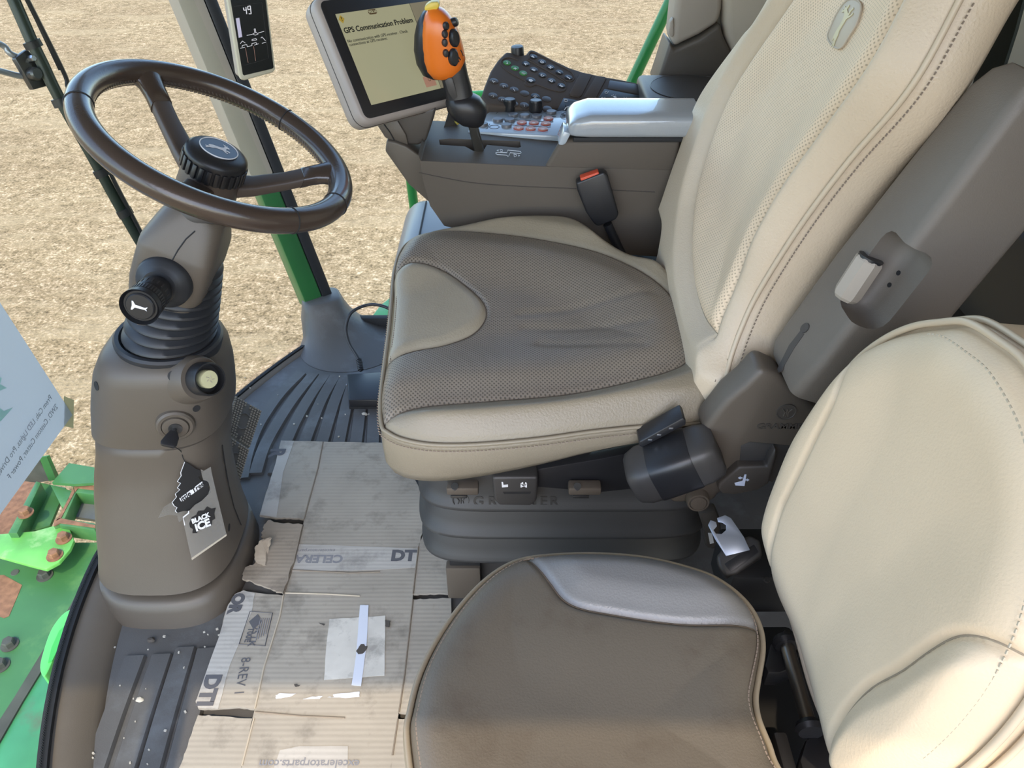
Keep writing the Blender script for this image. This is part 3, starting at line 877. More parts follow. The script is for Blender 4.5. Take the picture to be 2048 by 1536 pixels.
prof = [(.0001, -.010), (.026, -.010), (.036, -.0125), (.0415, -.017), (.043, -.022)]
lathe('knob_cap', prof + [(.0415, -.028), (.0001, -.028)], SC, SN, BLACK, wheel, n=48)
kr = lathe('knob_ring', [(.0001, -.024), (.041, -.024), (.0415, -.046), (.0001, -.046)], SC, SN, BLACK_M, wheel, n=48)
ribs = []
for k in range(26):
    a = 360 / 26 * k; q = math.radians(a); d = E1 * math.cos(q) + E2 * math.sin(q)
    R3 = Matrix((d, SN.cross(d), SN)).transposed()
    ribs.append(obj('grip_rib', *box_vf(SC + d * .0425 - SN * .0355, (.004, .0066, .021), R3), BLACK, kr, bevel=.0012))
DISC = mat('slate_disc', (0.035, 0.040, 0.055, 1), 0.3)
em = lathe('emblem_disc', [(.0001, -.0086), (.0255, -.0086), (.0262, -.0105), (.0001, -.0105)], SC, SN, DISC, wheel, n=48)
tube('emblem_ring', [sw(.0255, k * 7.5, -.0084) for k in range(48)], .0008, WHITE, em, n=6, closed=True)
ed = (at(470, 330, plane=(SC, SN)) - at(410, 308, plane=(SC, SN))).normalized()
deer('deer_emblem', .030, SC - SN * .0080 + ed * .001, ed, SN.cross(ed), WHITE, em, .0005)

# ------------------------------------------------------------------ column and pedestal
colm = thing('steering_column', 'taupe plastic steering column on a flared pedestal with black bellows', 'steering column', (-.645, .99, 0))
def ycen(z): return .985 + .05 * min(1, max(0, z / .3))
def table(lst, s):
    t = []
    for x, y in lst:
        z = .2
        for _ in range(12):
            p = at(x, y, Y=ycen(z) + s); z = p.z
        t.append((p.z, p.x))
    return sorted(t)
TL = table([(190, 672), (188, 700), (186, 740), (186, 790), (190, 830), (188, 880), (186, 960), (195, 1040), (207, 1120)], -.05)
TR = table([(452, 655), (463, 690), (465, 740), (467, 800), (466, 845), (462, 880), (474, 960), (494, 1040), (512, 1082)], .05)
def tab(t, z):
    if z <= t[0][0]: return t[0][1]
    for (a, x), (b, y) in zip(t, t[1:]):
        if z <= b: return x + (y - x) * (z - a) / (b - a)
    return t[-1][1]
def pring(z, grow=0.0, ry=None, e=2.9, n=56):
    a, b = tab(TL, z) - grow, tab(TR, z) + grow
    ry = (.150 - .05 * min(1, z / .28)) if ry is None else ry
    return sring(((a + b) / 2, ycen(z), z), (1, 0, 0), (0, 1, 0), (b - a) / 2 * 1.03, ry + grow, e, n)
loft('pedestal_base', [pring(z, gr) for z, gr in ((0.0, .002), (.03, .002), (.046, .003), (.052, -.004), (.052, -.02))], TAUPE, colm, smooth=50)
loft('base_gap', [pring(z, -.016) for z in (.045, .075)], BLACK_M, colm)
ped = loft('pedestal', [pring(z, gr) for z, gr in ((.067, -.012), (.068, .002), (.10, 0), (.14, 0), (.18, 0), (.22, 0), (.26, 0), (.30, 0), (.330, 0), (.345, -.003), (.350, -.012))], TAUPE, colm, smooth=50)
loft('pod_gap', [pring(z, -.014) for z in (.34, .365)], BLACK_M, colm)
rings = [pring(z, gr, .100 if z < .45 else .098) for z, gr in ((.354, -.006), (.357, .006), (.38, .007), (.41, .006), (.44, .004), (.475, .002), (.492, -.002))]
for k, (gr, dz) in enumerate(((-.008, .010), (-.018, .018), (-.032, .022), (-.05, .024))):
    rg = pring(.492, gr, .098)
    rings.append([Vector((p.x, p.y, .492 + dz + (p.y - 1.035) * .05 * (k + 1) / 4)) for p in rg])
pod = loft('pod', rings, TAUPE, colm, smooth=50)
tube('parting_line', [hitp(ped, x, y, .0002) for x, y in ((444, 890), (450, 930), (457, 970), (468, 1015), (482, 1050)) if hit(ped, x, y)], .0011, BLACK_M, ped, n=5)
# black rubber bellows round the tilting column: rings turn from the column's axis to the pod's top
BC0, BC1 = SC - SN * .195, at(338, 672, Z=.512)
brings = []
NB = 9
for i in range(NB):
    for (f_, dr) in ((0, -.005), (.28, .0028), (.55, .0030), (.85, -.003)):
        k = (i + f_) / NB
        c = BC0.lerp(BC1, k); nn = SN.lerp(Vector((.10, 0, 1)), k).normalized()
        u, v, w = basis(nn, (1, 0, 0))
        brings.append(sring(c, u, v, .052 + .018 * k + dr, .050 + .020 * k + dr, 2, 44))
loft('bellows', brings, RUBBER, colm, smooth=50)
u, v, w = basis((.12, 0, 1), (1, 0, 0))
loft('bellows_collar', [sring(BC1 + w * d, u, v, r, r * .98, 2, 44) for d, r in ((-.02, .078), (-.004, .083), (.002, .0835), (.006, .080), (.006, .074), (-.004, .068))], RUBBER, colm, smooth=40)
# upper housing that carries wheel and stalk
def hring(s, a, b, e, du=0.0, dv=0.0, n=44): return sring(SC - SN * s + E1 * du + E2 * dv, E1, E2, a, b, e, n)
hou = loft('column_housing', [hring(.104, .028, .030, 2.4), hring(.108, .038, .038, 2.6), hring(.114, .042, .041, 3), hring(.163, .0545, .0615, 6, -.006), hring(.170, .0550, .0630, 6, -.006),
     hring(.20, .0555, .0630, 6, -.006), hring(.235, .0555, .0615, 5, -.007), hring(.262, .052, .058, 4, -.009), hring(.290, .038, .052, 2.8, -.016, -.010), hring(.312, .022, .036, 2.4, -.021, -.022), hring(.322, .008, .016, 2.2, -.021, -.028)], TAUPE, colm, smooth=24)
lathe('hub_collar', [(.038, -.100), (.040, -.104), (.040, -.116), (.03, -.12)], SC, SN, CHARC, colm, n=36)
tube('housing_seam', [hitp(hou, x, y, .0002) for x, y in ((390, 462), (372, 478), (356, 500), (345, 520), (338, 540))], .0011, BLACK_M, hou, n=6)
# stalk with horn button, pointing at the door
h = hit(hou, 330, 562)
sp0 = h[0]; e_ = at(281, 612, Y=sp0.y - .085)
sd = (e_ - sp0).normalized()
st = lathe('stalk_boot', [(.040, -.012), (.040, .002), (.037, .008), (.029, .013), (.024, .018), (.0001, .018)], sp0 + sd * .004, sd, RUBBER, colm, n=40)
L_ = (e_ - sp0).length
sk = lathe('stalk', [(.017, .01), (.018, .03), (.0225, .034), (.0235, .042), (.0235, .055), (.0225, .058), (.0215, .060), (.0245, .062), (.0248, .078), (.0235, .080), (.0245, .083), (.0268, .090), (.0262, L_ - .006), (.0225, L_), (.0001, L_)], sp0, sd, BLACK, colm, n=40)
kn = []
u, v, w = basis(sd)
for k in range(40):
    q = 2 * math.pi * k / 40; d = u * math.cos(q) + v * math.sin(q)
    kn.append(box_vf(sp0 + d * .0246 + sd * .070, (.0014, .0016, .012), Matrix((d, sd.cross(d), sd)).transposed()))
    if k % 2: kn.append(box_vf(sp0 + d * .0236 + sd * .0485, (.0014, .0016, .009), Matrix((d, sd.cross(d), sd)).transposed()))
v_, f_ = joinv(kn); o = obj('knurling', v_, f_, CHARC, sk, smooth=0); o['kind'] = 'stuff'
hb = lathe('horn_button', [(.0195, -.003), (.0195, .002), (.018, .0035), (.0001, .0040)], e_, sd, BLACK, sk, n=36)
hu = (Vector((1, 0, 0)) - sd * sd.x).normalized(); hu = (hu - Vector((0, 0, .35))); hu = (hu - sd * hu.dot(sd)).normalized(); hv = sd.cross(hu)
hc = e_ + sd * .0044
horn = [(a * 1.25, b * 1.25) for a, b in [(-.0085, .0055), (-.0070, .0055), (-.0045, .0018), (.0060, .0012), (.0085, .0030), (.0085, .0018), (.0070, 0.0), (.0085, -.0022), (.0060, -.0012), (-.0045, -.0018), (-.0070, -.0055), (-.0085, -.0055), (-.0078, 0)]]
plate('horn_symbol', horn, hc, hu, hv, .0004, WHITE, hb)
for k, txt in enumerate(('*', 'o', 'x')):
    d = (u * math.cos(2.2 + k * .6) + v * math.sin(2.2 + k * .6))
# hazard push button in a black collar on its boss
bp = hit(pod, 396, 757)[0]
bd = Vector((.78, -.52, .36)).normalized()
lathe('button_boss', [(.066, -.085), (.052, -.045), (.0385, -.008), (.0355, .006), (.0335, .010), (.0001, .010)], bp, bd, TAUPE, colm, n=40, smooth=60)
hz = lathe('hazard_button', [(.0265, .0), (.0265, .034), (.0255, .037), (.0235, .037), (.0235, .020), (.0001, .020)], bp, bd, BLACK, colm, n=40)
CREAM = mat('cream_button', (0.52, 0.50, 0.30, 1), 0.4)
pb = lathe('push_cap', [(.0145, .015), (.0145, .033), (.0135, .035), (.0001, .0355)], bp + bd.cross(Vector((0, 0, 1))) * .000, bd, CREAM, hz, n=32)
bu, bv, bw = basis(bd, (1, 0, -.3))
for k in range(5):
    q = 2 * math.pi * k / 5
    tube('embossed_mark', [bp + bd * .0357 + bu * .0022 * math.cos(q) + bv * .0022 * math.sin(q), bp + bd * .0357 + bu * .0075 * math.cos(q + .4) + bv * .0055 * math.sin(q + .4)], .0006, TAUPE_L, pb, n=5)
# ignition switch
ip, inn = hit(pod, 351, 850)
ins = lathe('ignition_switch', [(.030, -.004), (.029, .003), (.026, .006), (.0215, .006), (.0205, .0035), (.0195, .008), (.0150, .009), (.0001, .009)], ip, inn, TAUPE, colm, n=40)
lathe('key_slot', [(.0105, .004), (.0105, .0105), (.0001, .0105)], ip, inn, METAL_D, ins, n=24)
for (x, y, r0) in ((347, 752, .0085), (193, 772, .0075), (393, 817, .0062)):
    h = hit(pod, x, y)
    if h: lathe('screw_recess', [(.0001, .0006), (r0, .0006), (r0, -.003)], h[0], h[1], BLACK_M, pod, n=24)
h = hit(ped, 458, 1055)
if h: lathe('screw_recess', [(.0001, .0006), (.0075, .0006), (.0075, -.003)], h[0], h[1], BLACK_M, ped, n=20, sy=.5)

# key left in the switch
key = thing('ignition_key', 'black plastic headed key hanging in the ignition switch', 'key', ip + inn * .01)
k0 = ip + inn * .009
kt = at(338, 886, Y=k0.y - .028)
kd = (kt - k0).normalized(); ks = kd.cross(Vector((0, 1, 0))).normalized()
tube('shaft', [k0 - inn * .004, k0 + kd * .012], .004, METAL_D, key)
kn_ = ks.cross(kd)
plate('head', [(-.0055, .006), (.0055, .006), (.011, .016), (.0125, .030), (.010, .036), (-.010, .036), (-.0125, .030), (-.009, .016)], k0 + kn_ * .003, ks, kd, .007, BLACK, key, bevel=.0022)

# tree shaped air freshener in its torn bag, hung from the key
h = hit(ped, 395, 1010)
fn = (h[1] + Vector((0, 0, .10))).normalized()
FP = (h[0] + fn * .020, fn)
fres = thing('air_freshener', 'black tree shaped air freshener hanging from the ignition key in a torn clear bag', 'air freshener', at(385, 1000, plane=FP))
def f2(cx, cy, off=0.0): return at(cx * .25391, 900 + cy * .25391, plane=(FP[0] + fn * off, fn))
CARDK = mat('black_card', (0.010, 0.010, 0.011, 1), 0.45)
TREE = [(1460, 95), (1490, 108), (1510, 125), (1545, 150), (1580, 162), (1588, 195), (1562, 212), (1585, 245), (1625, 240), (1650, 265), (1640, 290), (1662, 330), (1640, 350), (1590, 400), (1570, 425), (1530, 432), (1500, 470), (1480, 480), (1440, 480), (1400, 495), (1385, 482), (1400, 455), (1375, 440), (1360, 415), (1395, 372), (1385, 348), (1422, 315), (1402, 300), (1428, 262), (1402, 250), (1432, 205), (1428, 180)]
prism('tree_card', [f2(x, y) for x, y in TREE], -fn * .0014, CARDK, fres)
prism('card_edge', [f2(x - 7, y, -.0016) for x, y in TREE], -fn * .0008, WHITE, fres)
prism('name_band', [f2(x, y, .0004) for x, y in ((1413, 382), (1592, 248), (1606, 282), (1430, 412))], -fn * .0004, WHITE, fres)
tu = f2(1592, 248) - f2(1413, 382); tv = fn.cross(tu)
text('lettering', 'Little Trees', .0128, f2(1510, 331, .0006), tu, tv, BLACK_M, fres, off=.0003, shear=.25, sx=.92)
tube('string', spline([k0 + kd * .030, f2(1420, 5, .004), f2(1440, 60, .002), f2(1462, 100, .0006)], 6), .0007, BLACK_M, fres, n=6)
BAG = bpy.data.materials.new('clear_plastic_bag'); BAG.use_nodes = True
nt = BAG.node_tree; b_ = nt.nodes['Principled BSDF']; b_.inputs['Base Color'].default_value = (.62, .60, .56, 1); b_.inputs['Roughness'].default_value = .18
tr_ = nt.nodes.new('ShaderNodeBsdfTransparent'); tr_.inputs[0].default_value = (.93, .92, .90, 1)
mx_ = nt.nodes.new('ShaderNodeMixShader'); mx_.inputs[0].default_value = .26
nt.links.new(tr_.outputs[0], mx_.inputs[1]); nt.links.new(b_.outputs[0], mx_.inputs[2]); nt.links.new(mx_.outputs[0], nt.nodes['Material Output'].inputs[0])
nz = nt.nodes.new('ShaderNodeTexNoise'); nz.inputs['Scale'].default_value = 45
bmp = nt.nodes.new('ShaderNodeBump'); bmp.inputs['Strength'].default_value = .8; bmp.inputs['Distance'].default_value = .01
nt.links.new(nz.outputs[0], bmp.inputs['Height']); nt.links.new(bmp.outputs[0], b_.inputs['Normal'])
bag = prism('bag', [f2(x, y, .0045) for x, y in ((1580, 150), (1605, 165), (1660, 132), (1672, 200), (1700, 320), (1785, 668), (1512, 866), (1490, 780), (1450, 590), (1455, 520), (1500, 470), (1540, 430), (1590, 400), (1640, 350), (1655, 300), (1640, 250), (1600, 235))], -fn * .0005, BAG, fres)
prism('bag', [f2(x, y, -.004) for x, y in ((1248, 535), (1290, 450), (1345, 415), (1375, 440), (1395, 490), (1470, 480), (1490, 500), (1445, 545), (1410, 570), (1395, 520), (1330, 510))], -fn * .0005, BAG, fres)
BAGW = mat('bag_seam', (.45, .40, .32, 1), .4)
prism('bag_hem', [f2(x, y, .005) for x, y in ((1785, 662), (1785, 676), (1512, 868), (1508, 852))], -fn * .0005, BAGW, bag)
prism('bag_badge', [f2(x, y, .0052) for x, y in ((1490, 580), (1510, 530), (1545, 515), (1560, 480), (1605, 478), (1632, 445), (1665, 462), (1700, 455), (1688, 500), (1696, 540), (1672, 555), (1668, 590), (1640, 600), (1600, 620), (1560, 632), (1552, 655), (1515, 655), (1520, 622), (1497, 610))], -fn * .0005, CARDK, bag)
prism('bag_mark', [f2(x, y, .0053) for x, y in ((1445, 535), (1490, 500), (1490, 480), (1482, 480), (1482, 494), (1440, 528), (1452, 595), (1460, 592))], -fn * .0004, WHITE, bag)
tu = f2(1640, 505) - f2(1530, 550); tv = fn.cross(tu)
text('lettering', 'BLACK', .0120, f2(1580, 538, .0058), tu, tv, WHITE, bag, off=.0006, sx=.82)
text('lettering', 'iCE', .0205, f2(1596, 592, .0058), tu, tv, WHITE, bag, off=.0009, sx=.88)

# two brake pedals
pn = Vector((.62, -.30, .72)).normalized()
PEDM = mat('worn_pedal_rubber', (0.10, 0.092, 0.08, 1), 0.6, var=.1, vscale=30)
PEDN = mat('pedal_nubs', (0.26, 0.23, 0.18, 1), 0.6)
def pedal(label, quad, cpix):
    pc = at(cpix[0], cpix[1], Z=.095)
    t = thing('brake_pedal', label, 'pedal', (pc.x, pc.y, 0), 'brake pedals')
    pl = (pc, pn)
    q = [at(x, y, plane=pl) for x, y in quad]
    pad = prism('pad', q, -pn * .012, PEDM, t, bevel=.003)
    nb = []
    for i in range(11):
        for j in range(15):
            a, b = (i + .5) / 11, (j + .5) / 15
            if abs(a - .5) < .16 and abs(b - .5) < .34: continue
            if abs(a - .5) < .06 : continue
            p = q[0].lerp(q[1], a).lerp(q[3].lerp(q[2], a), b)
            nb.append(box_vf(p + pn * .001, (.0036, .0036, .003), Matrix(basis(pn, q[1] - q[0])).transposed()))
    v_, f_ = joinv(nb); o = obj('nubs', v_, f_, PEDN, pad, smooth=0); o['kind'] = 'stuff'
    c = (q[0] + q[1] + q[2] + q[3]) / 4 + pn * .001; u, v, w = basis(pn, q[1] - q[0])
    tube('ring_mark', [c + (u * math.cos(k * .3142) * .014 + v * math.sin(k * .3142) * .020) for k in range(20)], .0016, PEDM, pad, n=6, closed=True)
    tube('lever', [(q[0] + q[3]) / 2 - pn * .012 + (q[1] - q[0]) * .3, Vector((pc.x - .09, pc.y + .05, .16))], .010, BLACK, t)
pedal('ribbed brake pedal beside the pedestal, the one farther from the cardboard', ((470, 791), (524, 822), (500, 895), (451, 863)), (487, 843))
pedal('ribbed brake pedal beside the pedestal, the one nearer the cardboard', ((451, 867), (499, 899), (476, 976), (440, 950)), (470, 920))

# small black control box with cable on the mat
fs = thing('control_box', 'small black box with a cable lying on the ribbed mat', 'control box', at(727, 785, Z=0))
q = [at(694, 748, Z=.034), at(772, 743, Z=.034), at(774, 800, Z=.034), at(697, 800, Z=.034)]
prism('body', q, (0, 0, -.034), BLACK, fs, bevel=.003)
prism('lower_case', [p + Vector((0, 0, -.020)) + (p - (q[0] + q[2]) / 2) * .03 for p in q], (0, 0, -.011), BLACK_M, fs)
cb = spline([at(722, 742, Z=.028), at(716, 716, Z=.045), at(698, 685, Z=.07), at(692, 655, Z=.10), at(703, 625, Z=.13), at(735, 610, Z=.14), at(765, 612, Z=.14), at(800, 628, Z=.13)], 8)
cab = tube('cable', cb, .0042, RUBBER, fs, n=10)
for k in range(7):
    p = cb[k + 1]; d = (cb[k + 2] - cb[k]).normalized()
    lathe('strain_relief', [(.0055, -.0022), (.0075, -.0015), (.0075, .0015), (.0055, .0022)], p, d, RUBBER, cab, n=14)
lathe('screw', [(.0001, .002), (.003, .0015), (.003, 0)], at(696, 770, Z=.02) + Vector((-.003, 0, 0)), (-1, 0, 0), METAL, fs, n=10)

# ================================================================== OPERATOR SEAT
def cut(o, cutter):
    """recess: subtract cutter from o, then drop the cutter"""
    md = o.modifiers.new('cut', 'BOOLEAN'); md.operation = 'DIFFERENCE'; md.object = cutter; md.solver = 'EXACT'
    dg = bpy.context.evaluated_depsgraph_get()
    me = bpy.data.meshes.new_from_object(o.evaluated_get(dg))
    o.modifiers.clear(); old = o.data; nm = old.name
    o.data = me
    bpy.data.meshes.remove(old); me.name = nm
    cm = cutter.data; bpy.data.objects.remove(cutter); bpy.data.meshes.remove(cm)
    me.polygons.foreach_set('use_smooth', [True] * len(me.polygons)); me.set_sharp_from_angle(angle=math.radians(35))

seat = thing('operator_seat', 'beige leather operator seat with perforated panels on a pleated suspension', 'seat', (.09, 1.06, 0))
SPL = (Vector((0, .8, .49)), Vector((0, -.115, 1)).normalized())
def sp(pts): return [(lambda p: (p.x, p.y))(at(x, y, plane=SPL)) for x, y in pts]
def sframe(u, v, w): return Vector((u, v, .49 + .115 * (v - .8) + w))
s_out = sp([(768, 850), (766, 800), (774, 730), (783, 660), (788, 600), (792, 550), (802, 512), (820, 488), (855, 473), (930, 461), (1000, 453), (1080, 450), (1140, 455), (1180, 472), (1220, 502), (1265, 527), (1325, 550), (1365, 592), (1404, 650), (1434, 720), (1448, 790), (1440, 832), (1380, 846), (1290, 850), (1180, 861), (1080, 875), (960, 886), (870, 887), (810, 877), (780, 863)])
s_seam = sp([(790, 505), (822, 483), (890, 478), (960, 481), (1071, 494), (1164, 516), (1238, 546), (1312, 594), (1360, 650), (1381, 709), (1375, 746), (1331, 772), (1219, 795), (1108, 810), (960, 822), (848, 832), (774, 852)])
s_seam = [(p.x, p.y) for p in spline([Vector((a, b, 0)) for a, b in s_seam], 5)]
s_nose = sp([(770, 566), (789, 559), (822, 548), (856, 548), (893, 557), (930, 579), (963, 609), (973, 635), (963, 661), (937, 683), (885, 704), (830, 715), (775, 735), (755, 742)])
s_nose = [(p.x, p.y) for p in spline([Vector((a, b, 0)) for a, b in s_nose], 5)]
wr_ = [(sp([a])[0], sp([b])[0]) for a, b in (((1040, 640), (1300, 618)), ((1050, 668), (1290, 676)), ((1080, 705), (1280, 722)))]
seam_v = [Vector((a, b, 0)) for a, b in s_seam]
def s_height(P, d):
    u = P[:, 0]
    w = .020 * np.sqrt(np.maximum(0, 1 - (1 - np.minimum(1, d / .030)) ** 2))
    ins = np_inside(P, s_seam + [(-.26, .7), (-.26, 1.4)])
    dd = np_dist(P, s_seam)[0]
    w = w + np.where(ins, .008 * ss(0, .05, dd) - .016 * ss(.05, .16, dd), .016 * ss(0, .035, dd) * ss(0, .03, d))
    w = w + np.where(np_inside(P, s_nose), .005 * ss(0, .02, np_dist(P, s_nose)[0]), 0)
    w = w + .012 * ss(.05, .28, u) * ss(0, .05, d)
    for a, b in wr_:
        w = w - .0022 * np.exp(-(np_dist(P, [a, b])[0] / .009) ** 2)
    return w
def sdep(k): return lambda u, v: -(.088 - .15 * (u + .17)) * k
cushion(seat, sframe, s_out, s_height, [(.0035, -.006), (.006, lambda u, v: -.010 + sdep(.3)(u, v)), (.005, lambda u, v: sdep(.65)(u, v) - .006), (-.004, lambda u, v: sdep(.95)(u, v) - .004), (-.020, lambda u, v: sdep(1)(u, v) - .008)],
        [s_seam, s_nose], [('nose_panel', s_nose, LEATHER_D), ('perforated_insert', s_seam + [(-.26, .7), (-.26, 1.4)], PERF_SEAT), ('cushion', None, LEATHER)], nring=90, nang=320, groove=.0045, gw=.0038)
so3 = resample(spline([sframe(u, v, .0005) for u, v in s_out], 8, True), 240, True)
PIPE = mat('leather_piping', (0.25, 0.21, 0.15, 1), 0.42)
ctr = Vector((.09, 1.06, .5))
tube('piping', [p + (p - ctr).normalized() * .004 for p in so3], .0032, PIPE, seat, n=8, closed=True)
def shifted(pts, off, dz): return [p + Vector(((p - ctr).x, (p - ctr).y, 0)).normalized() * off + Vector((0, 0, dz)) for p in pts]
half = [p for p in so3 if p.y < 1.0 or p.x < -.1]
k0_ = max(range(len(half)), key=lambda i: (half[i] - half[i - 1]).length)
half = half[k0_:] + half[:k0_]
stitches('stitching', shifted(half, .009, -.0085), THREAD, seat, normal=(-.2, -1, .2))
stitches('stitching', shifted(half, -.006, .0085), THREAD, seat)

# backrest
BT = math.radians(17)
BV = Vector((math.sin(BT), 0, math.cos(BT))); BW = Vector((-math.cos(BT), 0, math.sin(BT))); B0 = Vector((.280, 0, .5))
def bframe(u, v, w): return Vector((B0.x + BV.x * v + BW.x * w, u, B0.z + BV.z * v + BW.z * w))
def bp_(pts, w=0.0):
    out = []
    for x, y in pts:
        p = at(x, y, plane=(B0 + BW * w, BW)) - B0
        out.append((p.y, p.dot(BV)))
    return out
near_e = bp_([(1448, 775), (1462, 715), (1485, 650), (1520, 576), (1599, 450), (1692, 326), (1816, 180), (1917, 0)])
far_e = bp_([(1530, 0), (1490, 55), (1400, 185), (1345, 290), (1317, 390), (1309, 440), (1313, 490), (1330, 550), (1372, 630), (1410, 710)], .036)
far_e = [(min(a + .012, 1.335 + .07 * sstep(.02, .32, b)), b) for a, b in far_e[:-3]]

def lift(p, du, dv): return (p[0] + du, p[1] + dv)
b_out = [(near_e[0][0] + .012, -.035), (near_e[0][0] + .002, -.01)] + near_e + [(near_e[-1][0] + .02, near_e[-1][1] + .12), (1.0, near_e[-1][1] + .19), (1.12, near_e[-1][1] + .19), (far_e[0][0] - .05, near_e[-1][1] + .10)] + far_e + [(1.305, -.045), (1.27, -.075), (1.15, -.085), (.98, -.08), (.905, -.06)]
bs_r = bp_([(1458, 678), (1472, 638), (1505, 562), (1540, 480), (1602, 375), (1685, 262), (1782, 131), (1854, 0), (1900, -90)])
bs_l = bp_([(1640, -75), (1591, 0), (1467, 187), (1404, 356), (1387, 470), (1390, 560), (1408, 630), (1434, 668)], .02)
b_seam_r = [(p.x, p.y) for p in spline([Vector((a, b, 0)) for a, b in bs_r], 5)]
b_seam_l = [(p.x, p.y) for p in spline([Vector((a, b, 0)) for a, b in bs_l], 5)]
sv_ = [Vector((a, b, 0)) for a, b in b_seam_r], [Vector((a, b, 0)) for a, b in b_seam_l]
b_poly = b_seam_r + b_seam_l
def b_height(P, d):
    w = .024 * np.sqrt(np.maximum(0, 1 - (1 - np.minimum(1, d / .034)) ** 2))
    dd = np.minimum(np_dist(P, b_seam_r)[0], np_dist(P, b_seam_l)[0])
    return w + np.where(np_inside(P, b_poly), -.014 * ss(0, .10, dd) + .006 * ss(0, .02, dd), .016 * ss(0, .035, dd) * ss(0, .03, d)) - .030 * (1 - ss(-.06, .09, P[:, 1]))
def bdep(k): return lambda u, v: -k * (.066 + .062 * max(0.0, min(1.0, 1 - v / .48)))
cushion(seat, bframe, b_out, b_height, [(.003, -.006), (.007, bdep(.25)), (.009, bdep(.5)), (.006, bdep(.78)), (-.006, bdep(.95)), (-.03, bdep(1))], [b_seam_r, b_seam_l],
        [('perforated_back_insert', b_poly, PERF_BACK), ('backrest', None, LEATHER_B)], nring=90, nang=320, groove=.0055, gw=.004, seam_mat=SEAM_L)
bo3 = resample(spline([bframe(u, v, .0005) for u, v in b_out], 8, True), 260, True)
bc = Vector((.38, 1.06, .8))
PIPE_B = mat('back_piping', (0.54, 0.44, 0.315, 1), .42)
tube('piping', [p + (p - bc).normalized() * .0045 for p in bo3], .0036, PIPE_B, seat, n=8, closed=True)
nb_ = spline([bframe(u, v, 0) for u, v in near_e], 8)
stitches('stitching', [p + Vector((.012, -.0085, 0)) for p in nb_], THREAD, seat, normal=(0, -1, 0))
stitches('stitching', [p + BW * .0125 + Vector((0, .0065, 0)) for p in nb_], THREAD, seat, normal=BW)
# embossed shield with leaping deer
ep = [bframe(u, v, .0185) for u, v in bp_([(1692, 2), (1710, -1), (1722, 12), (1714, 45), (1698, 72), (1681, 96), (1664, 91), (1655, 73), (1662, 52), (1674, 26)], .0185)]
SHIELD = mat('pressed_shield_leather', (0.47, 0.405, 0.315, 1), 0.5)
esh = prism('emblem_shield', spline(ep, 4, True), -BW * .006, SHIELD, seat, bevel=.001)
tube('shield_rim', spline(ep, 4, True), .0012, SHIELD, esh, n=6, closed=True)
ec = sum(ep, Vector()) / len(ep)
GOLD = mat('pale_gold_emblem', (0.52, 0.46, 0.28, 1), 0.4)
eu = (BV * .95 + Vector((0, -.18, 0))).normalized()
deer('deer_emblem', .044, ec + BW * .0012, eu, BW.cross(eu), GOLD, esh, .001)

# seat frame, black rails and levers under the cushion
prism('rail', [at(x, y, Y=.875) for x, y in ((1000, 968), (1080, 938), (1200, 918), (1290, 900), (1320, 930), (1300, 975), (1200, 985))], (0, .02, 0), BLACK, seat, bevel=.002)
prism('under_frame', [at(x, y, Y=.91) for x, y in ((860, 975), (1100, 930), (1330, 890), (1440, 930), (1420, 1000), (860, 992))], (0, .30, 0), BLACK_M, seat)
for (x0, x1) in ((893, 958), (1136, 1202)):
    c = at((x0 + x1) / 2, 975, Y=.862)
    hg = box('slide_clamp', c, ((x1 - x0) * .00078, .02, .016), TAUPE, seat, bevel=.003)
    lathe('clamp_pin', [(.0001, .006), (.006, .006), (.006, -.012)], c + Vector((-.012, -.004, .004)), (0, -.4, 1), METAL, hg, n=16)
    box('clamp_jaw', c + Vector((-.006, -.006, -.010)), (.026, .012, .005), METAL_D, hg, bevel=.001)
lv = prism('slide_lever', [at(x, y, Y=.855) for x, y in ((984, 955), (1076, 955), (1074, 1002), (1062, 1013), (998, 1012), (988, 1000))], (0, .03, 0), CHARC, seat, bevel=.005, segs=3)
def facep(px, py, Y, off=.0006): return at(px, py, Y=Y - off)
for (cx, kind) in ((1010, 0), (1048, 1)):
    pts = [(-7, -6), (-4, -6), (-3, 0), (6, -1), (6, 4), (-6, 5)] if kind == 0 else [(-7, -3), (-2, -6), (0, 4), (3, -6), (6, -3), (6, 5), (3, 5), (0, 0), (-4, 5), (-7, 5)]
    prism('lever_symbol', [facep(cx + a, 970 + b, .855) for a, b in pts], (0, .0004, 0), WHITE, lv)
prism('lever_groove', [facep(x, y, .855, .0004) for x, y in ((1006, 984), (1062, 984), (1060, 988), (1008, 988))], (0, .0004, 0), BLACK_M, lv)

# pleated suspension bellows
SUSP = mat('suspension_rubber', (0.040, 0.040, 0.040, 1), 0.5, var=.05, bump=.06, bscale=500)
def srng(z, g): return sring((.09, 1.085, z), (1, 0, 0), (0, 1, 0), .247 + g, .205 + g, 7, 64)
tiers = [(.385, -.014), (.350, -.010), (.300, -.004), (.282, .000), (.276, .006), (.270, .007), (.265, .003), (.260, -.012), (.254, -.010), (.235, -.002), (.216, .003), (.211, .009), (.205, .010), (.200, .005), (.194, -.010), (.188, -.008), (.170, .000), (.152, .004), (.146, .009), (.140, .009), (.134, .003), (.128, -.012), (.126, -.03)]
sus = loft('suspension_bellows', [srng(z, g) for z, g in tiers], SUSP, seat, smooth=60)
box('suspension_base', (.10, 1.085, .065), (.42, .34, .13), CHARC, seat, bevel=.006)
box('base_flange', (at(927, 1160, Y=.885).x, .895, .064), (.062, .02, .088), TAUPE, seat, bevel=.003)
box('base_slot', (at(930, 1142, Y=.885).x, .902, .115), (.056, .02, .022), BLACK_M, seat)
EMB = mat('embossed_rubber', (0.035, 0.034, 0.033, 1), 0.45)
